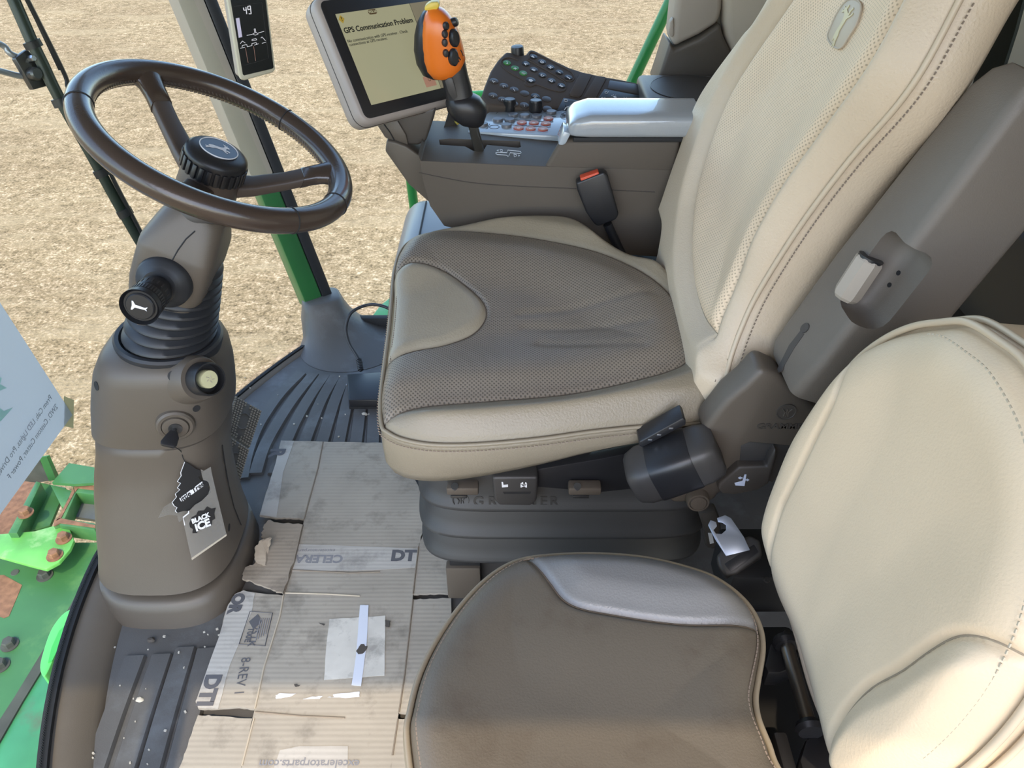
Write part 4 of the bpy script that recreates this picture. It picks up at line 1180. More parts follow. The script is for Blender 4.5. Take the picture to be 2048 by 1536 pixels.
p0, p1 = hitp(sus, 960, 1003), hitp(sus, 1110, 1003)
h = hit(sus, 1030, 1003); hn = h[1]
uu = Vector((1, 0, 0)); vv = hn.cross(uu)
for ch, x in (('G', 957), ('R', 985), ('A', 1012), ('M', 1040), ('M', 1062), ('E', 1087), ('R', 1108)):
    text('embossed_letter', ch, .0255, hitp(sus, x, 1003, .0004), uu, vv, EMB, sus, off=.0005, extrude=.0006)
c = hitp(sus, 922, 1000, .0006)
tube('emblem_ring', [c + (uu * math.cos(k * .2618) + vv * math.sin(k * .2618)) * .0135 for k in range(24)], .0009, EMB, sus, n=6, closed=True)
for k in (-1, 0, 1):
    tube('emblem_bar', [c + uu * (.002 + .0035 * abs(k)) * (k or .01) + vv * -.010, c + uu * .003 * k + vv * -.001, c + uu * .009 * k + vv * .008], .0011, EMB, sus, n=6)

# folded-up left armrest
AD = Vector((.337, 0, .9415)).normalized(); AN = Vector((-.9415, 0, .337)).normalized()     # along, front normal
AC = Vector((.354, .75, .616))
def aring(s, y0, y1, th, e=6, df=0.0):
    c = AC + AD * s + AN * (-th / 2 - df); c.y = (y0 + y1) / 2
    rr_ = min(.013, (y1 - y0) * .3)
    return [c - AN * a + Vector((0, b, 0)) for a, b in rrect(th, y1 - y0, rr_, 5)]
TAUPE_A = mat('armrest_taupe', (0.150, 0.128, 0.105, 1), .5, var=.04, bump=.14, bscale=700)
rest = loft('armrest', [aring(-.014, .775, .845, .07, 4, .012), aring(-.008, .760, .860, .09, 5, .004), aring(.006, .752, .868, .10, 9), aring(.05, .748, .868, .105, 11), aring(.15, .746, .864, .11, 11), aring(.28, .746, .850, .11, 11), aring(.375, .748, .838, .105, 9), aring(.398, .752, .826, .098, 5, .002), aring(.410, .762, .816, .08, 4, .010)], TAUPE_A, seat, smooth=42)
rest['label'] = 'taupe armrest folded up beside the backrest'
def afp(px, py, off=0.0): return at(px, py, plane=(AC + AN * off, AN))
rc = (afp(1685, 620) + afp(1790, 460)) / 2
cw = box('cutter', rc + AN * (-.012) + Vector((0, -.018, 0)), (.055, .072, .105), TAUPE, None, R=Matrix((AN, Vector((0, 1, 0)), AD)).transposed(), bevel=.018, segs=3)
cut(rest, cw)
kb = afp(1688, 598, -.004); kt_ = afp(1738, 522, -.004)
kd_ = (kt_ - kb).normalized()
knob = lathe('adjuster_knob', [(.0001, 0), (.012, .0), (.0155, .004), (.017, .010), (.017, (kt_ - kb).length), (.0155, (kt_ - kb).length + .003), (.0001, (kt_ - kb).length + .003)], kb, kd_, TAUPE_L, rest, n=8, smooth=20)
lathe('knob_cap', [(.0150, 0), (.0152, .004), (.0001, .004)], kt_ + kd_ * .001, kd_, BLACK, rest, n=24)
GROOVE = mat('worn_groove', (0.055, 0.050, 0.047, 1), .5)
prism('groove', [afp(x, y, .0006) for x, y in ((1549, 748), (1552, 742), (1578, 690), (1600, 662), (1608, 668), (1588, 696), (1562, 742))], -AN * .002, GROOVE, rest)
lathe('groove_head', [(.0001, .0012), (.0065, .0010), (.0065, -.001)], afp(1610, 656, .0004), AN, GROOVE, rest, n=16, sy=1.4)
for (x, y) in ((1797, 546), (1779, 570)):
    h = hit(rest, x, y)
    if h: lathe('pin_hole', [(.0001, .0005), (.003, .0005), (.003, -.001)], h[0], h[1], BLACK_M, rest, n=12)

# hinge bracket below it with recline lever
def byp(pts, Y): return [at(x, y, Y=Y) for x, y in pts]
brk = prism('side_bracket', byp(((1522, 735), (1560, 752), (1645, 828), (1612, 880), (1588, 922), (1556, 962), (1500, 985), (1440, 988), (1428, 1006), (1345, 1010), (1326, 988), (1368, 970), (1428, 932), (1428, 900), (1404, 862), (1454, 800), (1488, 772)), .80), (0, .05, 0), TAUPE, seat, bevel=.010, segs=3)
bk = brk
prism('lever_recess', byp(((1482, 892), (1500, 884), (1584, 892), (1578, 925), (1545, 965), (1478, 936)), .7992), (0, .004, 0), CHARC, bk, bevel=.001)
lev = prism('recline_lever', byp(((1440, 968), (1478, 934), (1534, 934), (1540, 916), (1552, 898), (1554, 912), (1538, 968), (1518, 981), (1470, 991), (1444, 989), (1436, 979)), .786), (0, .022, 0), TAUPE_D, seat, bevel=.005, segs=3)
ICON = mat('pale_blue_print', (0.62, 0.68, 0.82, 1), .5)
prism('lever_symbol', byp(((1469, 966), (1485, 962), (1489, 949), (1493, 949), (1489, 972), (1471, 971)), .7853), (0, .0004, 0), ICON, lev)
prism('lever_symbol', byp(((1476, 956), (1481, 953), (1481, 955), (1485, 955), (1485, 957), (1481, 957), (1481, 959)), .7853), (0, .0004, 0), ICON, lev)
prism('lever_symbol', byp(((1499, 960), (1494, 957), (1494, 959), (1491, 959), (1491, 961), (1494, 961), (1494, 963)), .7853), (0, .0004, 0), ICON, lev)
c = at(1395, 998, Y=.795)
pv = lathe('pivot_cap', [(.017, -.02), (.017, .006), (.0155, .010), (.0130, .010), (.0125, .008), (.0115, .011), (.0001, .0115)], c, (-.05, -1, .1), TAUPE, bk, n=36)
c = at(1573, 824, Y=.799)
bd_ = lathe('badge', [(.0135, -.001), (.0135, .0012), (.0120, .0012), (.0115, .0004), (.0001, .0004)], c, (0, -1, 0), TAUPE_D, bk, n=32)
for k in (-1, 0, 1):
    tube('badge_bar', [c + Vector((.003 * k, -.001, -.007)), c + Vector((.002 * k, -.001, 0)), c + Vector((.0065 * k, -.001, .006))], .0009, TAUPE, bk, n=6)
text('embossed_name', 'GRAMMER', .0135, at(1566, 853, Y=.7994), Vector((1, 0, 0)), Vector((0, 0, 1)), TAUPE_D, bk, off=.0003, sx=1.15, extrude=.0008)

# seat belt retractor on the near side
ra, rb = at(1290, 948, Y=.785), at(1412, 905, Y=.785)
rd = (rb - ra).normalized(); ru = Vector((0, -1, 0)); rv = rd.cross(ru)
if rv.z < 0: rv = -rv
L2 = (rb - ra).length
def rring(s, k, e=4.5): return sring(ra + rd * s, ru, rv, .036 * k, .034 * k, e, 36)
rt = loft('belt_retractor', [rring(-.022, .72), rring(-.018, .86), rring(-.002, 1.0), rring(L2 * .5, 1.02), rring(L2 - .004, 1.0), rring(L2 + .012, .9), rring(L2 + .018, .74)], CHARC, seat, smooth=45)
rt['label'] = 'black barrel shaped seat belt retractor'
loft('barrel_face', [rring(.012, 1.025), rring(.014, 1.045), rring(L2 - .020, 1.045), rring(L2 - .018, 1.025)], BLACK, rt, smooth=45)
for s, k in ((-.012, .92), (L2 + .006, .95)):
    lathe('screw', [(.0001, .002), (.004, .002), (.005, -.002)], ra + rd * s + ru * .030 * k + rv * .008, ru, BLACK_M, rt, n=14)
cl = prism('belt_guide', [at(x, y, Y=.80) for x, y in ((1279, 884), (1366, 836), (1372, 842), (1372, 850), (1284, 896), (1278, 892))], (0, .03, 0), BLACK, seat, bevel=.002)
for x, y in ((1300, 880), (1318, 870), (1342, 857)):
    box('guide_mark', at(x, y, Y=.7992), (.006, .0008, .003), METAL, cl, bevel=0.0003)

# buckle on its stalk by the console
bu_ = thing('seat_belt_buckle', 'black seat belt buckle with red release on a flexible stalk by the console', 'buckle', at(1255, 525, Y=1.30))
byl = lambda pts, Y: [at(x, y, Y=Y) for x, y in pts]
bb = prism('body', byl(((1152, 366), (1208, 344), (1216, 352), (1238, 430), (1232, 440), (1196, 454), (1188, 448), (1172, 425), (1155, 382)), 1.325), (0, .022, 0), BLACK, bu_, bevel=.004, segs=3)
RED = mat('red_release', (0.62, 0.075, 0.03, 1), .45)
prism('release_button', byl(((1160, 357), (1197, 344), (1201, 355), (1165, 369)), 1.327), (0, .018, 0), RED, bu_, bevel=.002)
tube('stalk', spline([at(1215, 448, Y=1.335), at(1225, 470, Y=1.335), at(1242, 505, Y=1.33), at(1262, 540, Y=1.31)], 6), .0085, BLACK, bu_, n=12)
# dark strap behind the backrest
sb = thing('seat_belt_strap', 'dark green black seat belt strap hanging behind the operator backrest', 'seat belt', at(1960, 200, X=.56))
STRAP = mat('dark_strap', (0.018, 0.026, 0.020, 1), .6, bump=.2, bscale=700)
prism('webbing', [at(x, y, X=.60) for x, y in ((2000, -60), (2062, -60), (2030, 60), (1985, 200), (1950, 320), (1900, 320), (1930, 220), (1965, 100))], (.004, 0, 0), STRAP, sb)
mech = thing('seat_mechanism', 'black bolted steel mechanism in the gap behind the operator cushion', 'mechanism', at(1270, 520, Z=.35))
prism('plate', [at(x, y, Z=.42) for x, y in ((1225, 500), (1330, 490), (1345, 560), (1300, 580), (1240, 560))], (0, 0, -.01), BLACK_M, mech)
for x, y in ((1278, 505), (1302, 528), (1282, 532)):
    lathe('bolt', [(.0001, .008), (.006, .008), (.006, 0)], at(x, y, Z=.42), (0, 0, 1), METAL, mech, n=6)
tube('rod', [at(1305, 545, Z=.44), at(1322, 515, Z=.44)], .003, METAL, mech)

# ================================================================== FOLDING INSTRUCTOR SEAT (near the door)
ps = thing('passenger_seat', 'beige leather passenger seat with rounded cushion in the near foreground', 'seat', (.12, .45, 0))
PZ = .46
def pp(pts): return [(lambda p: (p.x, p.y))(at(x, y, Z=PZ)) for x, y in pts]
p_far = pp([(822, 1480), (828, 1420), (847, 1350), (882, 1280), (930, 1212), (985, 1157), (1040, 1127), (1110, 1117), (1200, 1115), (1300, 1124), (1400, 1150), (1450, 1176), (1490, 1212), (1514, 1255), (1520, 1300), (1510, 1360), (1504, 1400), (1510, 1440), (1530, 1490), (1548, 1536)])
yc = .405
p_near = [(x, 2 * yc - y) for x, y in p_far[::-1] if 2 * yc - y < p_far[-1][1] - .02]
p_out = p_far + p_near
p_seam = pp([(1046, 1108), (1052, 1122), (1075, 1155), (1100, 1190), (1125, 1222), (1160, 1240), (1220, 1252), (1300, 1265), (1370, 1272), (1440, 1272), (1512, 1268), (1530, 1266)])
p_seam = [(p.x, p.y) for p in spline([Vector((a, b, 0)) for a, b in p_seam], 5)]
p_seam2 = [(x, 2 * yc - y) for x, y in p_seam]
pv1, pv2 = [Vector((a, b, 0)) for a, b in p_seam], [Vector((a, b, 0)) for a, b in p_seam2]
p_poly = p_seam + [(.5, .9), (-.1, .9)]
p_poly2 = [(x, 2 * yc - y) for x, y in p_poly]
def p_height(P, d):
    w = .026 * np.sqrt(np.maximum(0, 1 - (1 - np.minimum(1, d / .05)) ** 2))
    dd = np.minimum(np_dist(P, p_seam)[0], np_dist(P, p_seam2)[0])
    bol = np_inside(P, p_poly) | np_inside(P, p_poly2)
    return w + np.where(bol, .012 * ss(0, .04, dd) * ss(0, .04, d), -.010 * ss(0, .12, np.minimum(d, dd)))
PMAIN = mat('soiled_dim_leather', (0.115, 0.096, 0.072, 1), 0.42, var=.08, vscale=5, bump=.25, bscale=420, dark=(0.075, 0.056, 0.04, 1), dscale=13, damt=.55)  # soiled and stained, and darkened further for weak light on a level surface
PBOL = mat('bolster_leather', (0.18, 0.176, 0.172, 1), 0.34, var=.05, vscale=5, bump=.25, bscale=420)  # paler grey tone paints the bluish sheen of the upturned bolster
def pframe(u, v, w): return Vector((u, v, PZ + w))
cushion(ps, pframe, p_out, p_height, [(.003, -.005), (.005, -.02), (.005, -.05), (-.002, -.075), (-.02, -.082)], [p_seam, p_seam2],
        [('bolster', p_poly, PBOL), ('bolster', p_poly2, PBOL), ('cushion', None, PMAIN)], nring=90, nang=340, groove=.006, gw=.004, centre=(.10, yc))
po3 = resample(spline([pframe(u, v, .0) for u, v in p_out], 8, True), 240, True)
pc_ = Vector((.1, yc, PZ))
tube('piping', [p + (p - pc_).normalized() * .004 for p in po3], .0034, PIPE, ps, n=8, closed=True)
tube('piping', [p + (p - pc_).normalized() * .006 + Vector((0, 0, -.010)) for p in po3], .0026, PIPE, ps, n=8, closed=True)
pst = [p + (pc_ - p).normalized() * .0065 + Vector((0, 0, .0125)) for p in po3 if p.y > .3]
k1 = max(range(len(pst)), key=lambda i: (pst[i] - pst[i - 1]).length)
stitches('stitching', pst[k1:] + pst[:k1], THREAD, ps, step=.005)
# small scuffs on the leather
SCUFF = mat('dark_scuff', (0.055, 0.040, 0.030, 1), .7)

# backrest
QT = math.radians(9)
QV = Vector((math.sin(QT), 0, math.cos(QT))); QW = Vector((-math.cos(QT), 0, math.sin(QT))); Q0 = Vector((.335, 0, .45))
def qframe(u, v, w): return Vector((Q0.x + QV.x * v + QW.x * w, u, Q0.z + QV.z * v + QW.z * w))
def qp(pts):
    o_ = []
    for x, y in pts:
        p = at(x, y, plane=(Q0, QW)) - Q0
        o_.append((p.y, p.dot(QV)))
    return o_
q_far = qp([(1690, 1530), (1655, 1440), (1620, 1350), (1592, 1250), (1570, 1180), (1551, 1100), (1546, 1050), (1555, 1000), (1576, 940), (1610, 860), (1660, 780), (1708, 718), (1760, 677), (1815, 652), (1870, 643), (1930, 655), (1990, 690), (2048, 740)])
q_far = [(a - .010, b) for a, b in q_far[:-3]] + q_far[-3:]
q_out = q_far + [(.42, .402), (.365, .368), (.325, .315), (.302, .245), (.297, .16), (.308, .07), (.335, .012)]
q_s1 = qp([(1722, 700), (1730, 718), (1726, 769), (1712, 817), (1677, 884), (1645, 948), (1621, 995), (1605, 1030), (1579, 1123), (1568, 1181), (1562, 1200)])
q_s2 = qp([(1700, 1535), (1703, 1521), (1723, 1467), (1752, 1421), (1794, 1380), (1856, 1347), (1910, 1310), (1959, 1283), (2001, 1277), (2046, 1291), (2090, 1330)])
q_s1 = [(p.x, p.y) for p in spline([Vector((a, b, 0)) for a, b in q_s1], 5)]
q_s2 = [(p.x, p.y) for p in spline([Vector((a, b, 0)) for a, b in q_s2], 5)]
qv1, qv2 = [Vector((a, b, 0)) for a, b in q_s1], [Vector((a, b, 0)) for a, b in q_s2]
qp1 = q_s1 + [(.8, 0), (.8, .35)]; qp2 = q_s2 + [(.1, .25), (.1, -.1)]
def q_height(P, d):
    w = .030 * np.sqrt(np.maximum(0, 1 - (1 - np.minimum(1, d / .05)) ** 2))
    d1, d2 = np_dist(P, q_s1)[0], np_dist(P, q_s2)[0]
    return w + np.where(np_inside(P, qp2), .014 * ss(0, .03, d2) * ss(0, .03, d), np.where(np_inside(P, qp1), .004 * ss(0, .03, d1) * ss(0, .03, d), -.010 * ss(0, .1, np.minimum(d1, d2))))
QLEA = mat('lit_beige_leather', (0.645, 0.51, 0.35, 1), 0.45, var=.05, vscale=5, bump=.2, bscale=380)  # same leather as the cushion, stronger front light put into the paler colour
cushion(ps, qframe, q_out, q_height, [(.003, -.005), (.007, -.025), (.009, -.06), (.004, -.085), (-.02, -.095)], [q_s1, q_s2],
        [('back_bolster', qp1, QLEA), ('back_bolster', qp2, QLEA), ('backrest', None, QLEA)], nring=90, nang=320, groove=.007, gw=.004, centre=(.5, .2), seam_mat=SEAM_L)
qo3 = resample(spline([qframe(u, v, .0) for u, v in q_out], 8, True), 240, True)
qc_ = qframe(.5, .2, 0)
tube('piping', [p + (p - qc_).normalized() * .005 for p in qo3], .0036, PIPE_B, ps, n=8, closed=True)
tube('piping', [p + (p - qc_).normalized() * .009 - QW * .014 for p in qo3], .0030, PIPE_B, ps, n=8, closed=True)
qst = [p + (p - qc_).normalized() * -.010 + QW * .0205 for p in qo3 if p.y < .58 and p.z > .58]
k2 = max(range(len(qst)), key=lambda i: (qst[i] - qst[i - 1]).length)
stitches('stitching', qst[k2:] + qst[:k2], THREAD_L, ps, step=.006, normal=QW)
# black folding mechanism and base
bar_a, bar_b = at(1572, 1285, Z=.38), at(1620, 1456, Z=.38)
tube('pivot_bar', [bar_a, bar_b], .0085, mat('pivot_steel', (0.30, 0.28, 0.25, 1), .3, metal=.9), ps, n=16)
for c, nm in ((bar_a, 1), (bar_b, 2)):
    d = (bar_b - bar_a).normalized()
    lathe('bar_collar', [(.0001, -.006), (.014, -.006), (.017, 0), (.014, .006), (.0001, .006)], c, d, BLACK, ps, n=20)
prism('hinge_plate', [at(x, y, Z=.37) for x, y in ((1530, 1330), (1540, 1290), (1572, 1256), (1592, 1262), (1600, 1300), (1596, 1330), (1560, 1345), (1536, 1345))], (0, 0, -.03), BLACK, ps, bevel=.003)
prism('hinge_plate', [at(x, y, Z=.37) for x, y in ((1600, 1520), (1612, 1480), (1645, 1456), (1668, 1470), (1690, 1530), (1680, 1590), (1620, 1590))], (0, 0, -.03), BLACK, ps, bevel=.003)
box('pedestal', (.14, .45, .19), (.26, .24, .38), BLACK_M, ps, bevel=.01)
box('mechanism_box', (.34, .48, .26), (.09, .30, .10), BLACK_M, ps, bevel=.01)
for (px, py, w) in ((.30, .55, .02), (.31, .43, .016)):
    box('linkage', (px, py, .33), (w, .05, .05), BLACK, ps, bevel=.004)
# belt tongue resting in its black holder between the seats
bt = thing('belt_tongue', 'bare steel belt tongue with notch in a black holder between the seats', 'belt tongue', at(1470, 1110, Z=.37))
TZ = .40
tn = Vector((-.25, -.45, .86)).normalized(); tp0 = at(1455, 1070, Z=TZ)
TP = (tp0, tn)
prism('tongue', [at(x, y, plane=TP) for x, y in ((1416, 1050), (1421, 1040), (1432, 1044), (1434, 1052), (1427, 1060), (1432, 1067), (1443, 1068), (1452, 1060), (1452, 1050), (1444, 1045), (1436, 1044), (1434, 1036), (1450, 1030), (1462, 1036), (1488, 1074), (1500, 1100), (1452, 1112), (1430, 1078))], -tn * .0025, mat('blue_grey_steel', (0.42, 0.47, 0.56, 1), .35, metal=.7), bt, bevel=.0005)
hp = prism('holder', [at(x, y, plane=(tp0 - tn * .004, tn)) for x, y in ((1432, 1112), (1448, 1092), (1500, 1070), (1520, 1080), (1526, 1108), (1474, 1148), (1450, 1152), (1436, 1130))], -tn * .03, CHARC, bt, bevel=.005, segs=3)
prism('strap_slot', [at(x, y, plane=(tp0 - tn * .0035, tn)) for x, y in ((1448, 1128), (1508, 1088), (1518, 1104), (1462, 1144))], -tn * .004, BLACK, hp, bevel=.001)
box('holder_block', at(1510, 1140, Z=.33), (.10, .09, .08), BLACK_M, bt, bevel=.006)
lathe('rivet', [(.0001, .002), (.004, .0015), (.004, -.002)], at(1534, 1160, Z=.371), (0, 0, 1), CHARC, bt, n=14)
hd = thing('height_handle', 'taupe height handle with white symbol hanging below the side bracket', 'handle', at(1420, 1060, Y=.84))
prism('grip', [at(x, y, Y=.835) for x, y in ((1397, 1028), (1432, 1022), (1440, 1040), (1446, 1090), (1428, 1100), (1412, 1096), (1408, 1060))], (0, .02, 0), TAUPE_D, hd, bevel=.004)
prism('symbol', [at(x, y, Y=.8344) for x, y in ((1416, 1066), (1424, 1066), (1428, 1086), (1420, 1088))], (0, .0004, 0), WHITE, hd)
tube('stem', [at(1400, 1010, Y=.85), at(1415, 1035, Y=.85)], .008, BLACK, hd)

# ================================================================== CONSOLE AND CONTROLS
con = thing('armrest_console', 'taupe armrest console with sky tinted button panel right of the operator seat', 'console', (.10, 1.47, .40))
def q2(pts, **k): return [at(600 + x / 2.8444, y / 2.8444, **k) for x, y in pts]
CY = 1.36
TAUPE_C = mat('console_taupe', (0.098, 0.081, 0.064, 1), .58, spec=.3, var=.05, vscale=5, bump=.10, bscale=900)
prof_ = [at(x, y, Y=CY) for x, y in ((836, 308), (842, 322), (1000, 329), (1092, 333), (1372, 341), (1380, 518), (1180, 505), (920, 460), (888, 452), (860, 412), (845, 360))]
body = prism('body', prof_, (0, .215, 0), TAUPE_C, con, bevel=.012, segs=4, limit=25)
zr, z0 = at(1134, 280, Y=CY).z, at(1092, 333, Y=CY).z - .02
rp0 = [(.048, CY + .001), (.305, CY + .001), (.305, CY + .214), (.125, CY + .214)]
rp1 = [(.086, CY + .001), (.305, CY + .001), (.305, CY + .214), (.150, CY + .214)]
obj('raised_block', [Vector((x, y, z0)) for x, y in rp0] + [Vector((x, y, zr)) for x, y in rp1], [(3, 2, 1, 0), (4, 5, 6, 7)] + [(k, (k + 1) % 4, 4 + (k + 1) % 4, 4 + k) for k in range(4)], TAUPE_C, con, bevel=.010, segs=4)
TOPZ = at(960, 327, Y=CY).z
sl = [at(x, y, Z=TOPZ) for x, y in ((878, 283), (900, 280), (1040, 279), (1042, 290), (1036, 292), (974, 289), (966, 302), (946, 302), (930, 294), (880, 293))]
cutter = prism('cutter', [p + Vector((0, 0, .02)) for p in sl], (0, 0, -.055), TAUPE, None)
cut(body, cutter)
LINE = mat('parting_line', (0.06, 0.05, 0.043, 1), .6)
tube('parting_line', [p + Vector((0, -.0004, 0)) for p in spline([at(x, y, Y=CY) for x, y in ((838, 345), (900, 358), (960, 367), (1050, 373), (1180, 378), (1310, 384))], 4)], .0009, LINE, body, n=6)
PANEL = mat('sky_tinted_panel', (0.38, 0.43, 0.47, 1), .2, coat=.5, bump=.04, bscale=900)  # bluish tone paints the sky's reflection on a grey-taupe plate
pz = TOPZ + .004
pan = prism('button_panel', [at(x, y, Z=pz) for x, y in ((935, 262), (950, 245), (983, 219), (1004, 215), (1080, 217), (1150, 222), (1119, 272), (1020, 267))], (0, 0, -.012), PANEL, con, bevel=.003)
BTN_G = mat('grey_button', (0.14, 0.14, 0.15, 1), .35)
BTN_S = mat('salmon_button', (0.60, 0.30, 0.23, 1), .4); BTN_R = mat('red_button_rim', (0.45, 0.06, 0.04, 1), .4)
def q3(x, y, z): return at(920 + x * .11719, 190 + y * .11719, Z=z)
for k, (x, y) in enumerate(((907, 360), (1105, 372), (1305, 380), (1557, 312), (645, 442), (848, 445), (793, 540), (390, 520))):
    lathe('button', [(.0105, -.002), (.0105, .004), (.0095, .0055), (.0001, .006)], q3(x, y, pz), (0, 0, 1), BTN_G, pan, n=24)
for k, (x, y) in enumerate(((1055, 475), (1260, 482), (1465, 495), (1000, 570), (1205, 580), (1415, 590), (1510, 408))):
    b = lathe('button', [(.0100, -.002), (.0100, .0022), (.0088, .003), (.0001, .003)], q3(x, y, pz), (0, 0, 1), BTN_S, con, n=24)
    c = q3(x, y, pz + .0022)
    tube('button_rim', [c + Vector((math.cos(i * .3927) * .0098, math.sin(i * .3927) * .0098, 0)) for i in range(16)], .0008, BTN_R, b, n=5, closed=True)
    box('button_mark', c + Vector((0, 0, .0010)), (.006, .0035, .0004), WHITE, b, bevel=0)
b = lathe('button', [(.0095, -.002), (.0095, .003), (.0001, .0035)], q3(1818, 330, pz), (0, 0, 1), BTN_G, con, n=24)
tube('button_rim', [q3(1818, 330, pz + .003) + Vector((math.cos(i * .3927) * .0095, math.sin(i * .3927) * .0095, 0)) for i in range(16)], .0009, BLACK, b, n=5, closed=True)
for a, c in (((720, 410), (1590, 460)), ((690, 500), (1545, 550)), ((1430, 360), (1640, 372))):
    tube('panel_line', [q3(*a, pz + .0003), q3(*c, pz + .0003)], .0006, LINE, pan, n=4)
for pts in (((615, 315), (720, 235)), ((1450, 262), (1455, 330)), ((440, 580), (470, 570), (505, 490)), ((1710, 375), (1850, 380)), ((1710, 375), (1735, 310))):
    tube('panel_line', [q3(x, y, pz + .0003) for x, y in pts], .0005, LINE, pan, n=4)
tube('panel_ring', [q3(585, 545, pz + .0003) + Vector((math.cos(i * .314) * .010, math.sin(i * .314) * .010, 0)) for i in range(20)], .0005, LINE, pan, n=4, closed=True)
KT = mat('knob_top', (0.09, 0.095, 0.10, 1), .3)
for (x, y) in ((848, 265), (1290, 285)):
    c = q3(x, y, pz)
    kb_ = lathe('rotary_knob', [(.0125, -.002), (.0125, .022), (.0118, .024), (.0001, .024)], c, (0, 0, 1), BLACK, con, n=32)
    rb_ = []
    for i in range(28):
        a = 2 * math.pi * i / 28
        rb_.append(box_vf(c + Vector((math.cos(a) * .0126, math.sin(a) * .0126, .011)), (.0014, .0014, .020), Matrix.Rotation(a, 3, 'Z')))
    v_, f_ = joinv(rb_); o = obj('grip_ribs', v_, f_, BLACK_M, kb_, smooth=0); o['kind'] = 'stuff'
    lathe('knob_top', [(.0105, .0236), (.0105, .0246), (.0001, .0246)], c, (0, 0, 1), KT, kb_, n=28)
# gate pattern printed beside the slot
gl = [(610, 985), (640, 978), (800, 985), (815, 940), (1030, 962), (1045, 985), (1030, 1000), (855, 985), (840, 1030), (820, 1048), (795, 1028), (640, 1015), (615, 1005)]
tube('gate_symbol', [q3(x, y, TOPZ + .0004) for x, y in gl], .0006, WHITE, con, n=4, closed=True)
for gl in (((630, 945), (655, 930), (655, 955)), ((920, 1005), (925, 1055), (960, 1045), (965, 1020)), ((1020, 1035), (1000, 1022), (1000, 1048)), ((680, 925), (720, 930), (725, 962), (690, 960))):
    tube('gate_symbol', [q3(x, y, TOPZ + .0004) for x, y in gl], .0005, WHITE, con, n=4, closed=True)
# padded lid
lid_z = at(1141, 250, Y=1.345).z
rings = []
for (X, a, b, dz) in ((.100, .040, .008, -.020), (.103, .047, .013, -.017), (.115, .054, .018, -.013), (.14, .058, .022, -.010), (.24, .058, .022, -.010), (.335, .058, .022, -.010)):
    rings.append(sring((X, 1.402, lid_z + dz + .004), (0, 1, 0), (0, 0, 1), a, b, 4.5, 36))
LIDM = mat('lid_leather', (0.32, 0.34, 0.355, 1), .2, coat=1.0, bump=.15, bscale=400)  # pale blue-grey holds the reflected sky in the base colour
loft('lid', rings, LIDM, con, smooth=50)
prism('hinge_tab', [at(x, y, Y=1.352) for x, y in ((1116, 290), (1128, 262), (1142, 268), (1132, 288), (1126, 292))], (0, .05, 0), PANEL, con, bevel=.003)
box('lid_gap', (.30, 1.40, lid_z - .031), (.38, .088, .008), BLACK_M, con, bevel=.001)
# grey side fender under the console
fe = box('side_fender', (-.02, 1.58, .21), (.48, .38, .44), mat('grey_fender_plastic', (0.20, 0.205, 0.215, 1), .35), None, bevel=.055, segs=5)
tag(fe, 'smooth grey rounded fender panel under the armrest console', 'panel')
tube('panel_gap', [Vector((-.205, 1.385, .433)), Vector((-.205, 1.58, .4312)), Vector((-.205, 1.72, .4312))], .0018, BLACK_M, fe, n=6)

# monitor arm and touchscreen
mon = thing('touchscreen_monitor', 'large touchscreen monitor showing a communication problem message', 'monitor', (-.16, 1.45, .70))
a_, b_, g_ = math.radians(49.92), math.radians(-31.02), math.radians(3.69)
MR = Matrix.Rotation(a_, 3, 'Z') @ Matrix.Rotation(b_, 3, 'X') @ Matrix.Rotation(g_, 3, 'Y')
MU, MV, MN = MR @ Vector((1, 0, 0)), MR @ Vector((0, 0, 1)), MR @ Vector((0, -1, 0))
MC = Vector((-.2026, 1.455, .841)); MW, MH = .2714, .219
MONC = mat('pale_taupe_housing', (0.36, 0.315, 0.28, 1), .45, bump=.06, bscale=900)
def mring(w, h, r, d): return [MC + MU * x + MV * y + MN * d for x, y in rrect(w, h, r, 6)]
loft('housing', [mring(MW - .03, MH - .03, .015, -.050), mring(MW - .004, MH - .004, .022, -.040), mring(MW, MH, .024, -.030), mring(MW, MH, .024, -.010), mring(MW - .003, MH - .003, .0225, -.003), mring(MW - .012, MH - .012, .018, 0)], MONC, mon, smooth=50)
tube('housing_seam', [MC + MU * x + MV * y - MN * .019 for x, y in rrect(MW + .0004, MH + .0004, .024, 6)], .0008, LINE, mon, n=5, closed=True)
bez = prism('bezel', [MC + MU * x + MV * y + MN * .0012 for x, y in rrect(MW - .020, MH - .020, .012, 5)], -MN * .004, BLACK, mon, bevel=.001)
def mloc(px, py):
    p = at(px, py, plane=(MC, MN)) - MC; return p.dot(MU), p.dot(MV)
tl, bl, br = mloc(671, 29), mloc(741, 211), mloc(889, 177)
SX0, SX1 = (tl[0] + bl[0]) / 2, MW / 2 - .022
SY0, SY1 = bl[1], tl[1]
SCREEN = mat('lit_screen', (0.12, 0.12, 0.09, 1), .25, emit=(0.42, 0.40, 0.24, 1), estr=.62)
SCR2 = mat('screen_menu_column', (0.10, 0.09, 0.07, 1), .25, emit=(0.26, 0.23, 0.15, 1), estr=.6)
def mrect(x0, x1, y0, y1, d): return [MC + MU * x + MV * y + MN * d for x, y in ((x0, y0), (x1, y0), (x1, y1), (x0, y1))]
mx1 = mloc(1110 / 5.69 + 620, 12 / 5.69)[0]
scr = prism('screen', mrect(SX0, mx1, SY0, SY1, .0020), -MN * .001, SCREEN, mon)
prism('menu_column', mrect(mx1 + .0015, SX1, SY0, SY1, .0020), -MN * .001, SCR2, mon)
def mpt(cx, cy, d=.0024):
    x, y = mloc(620 + cx / 5.69, cy / 5.69); return MC + MU * x + MV * y + MN * d
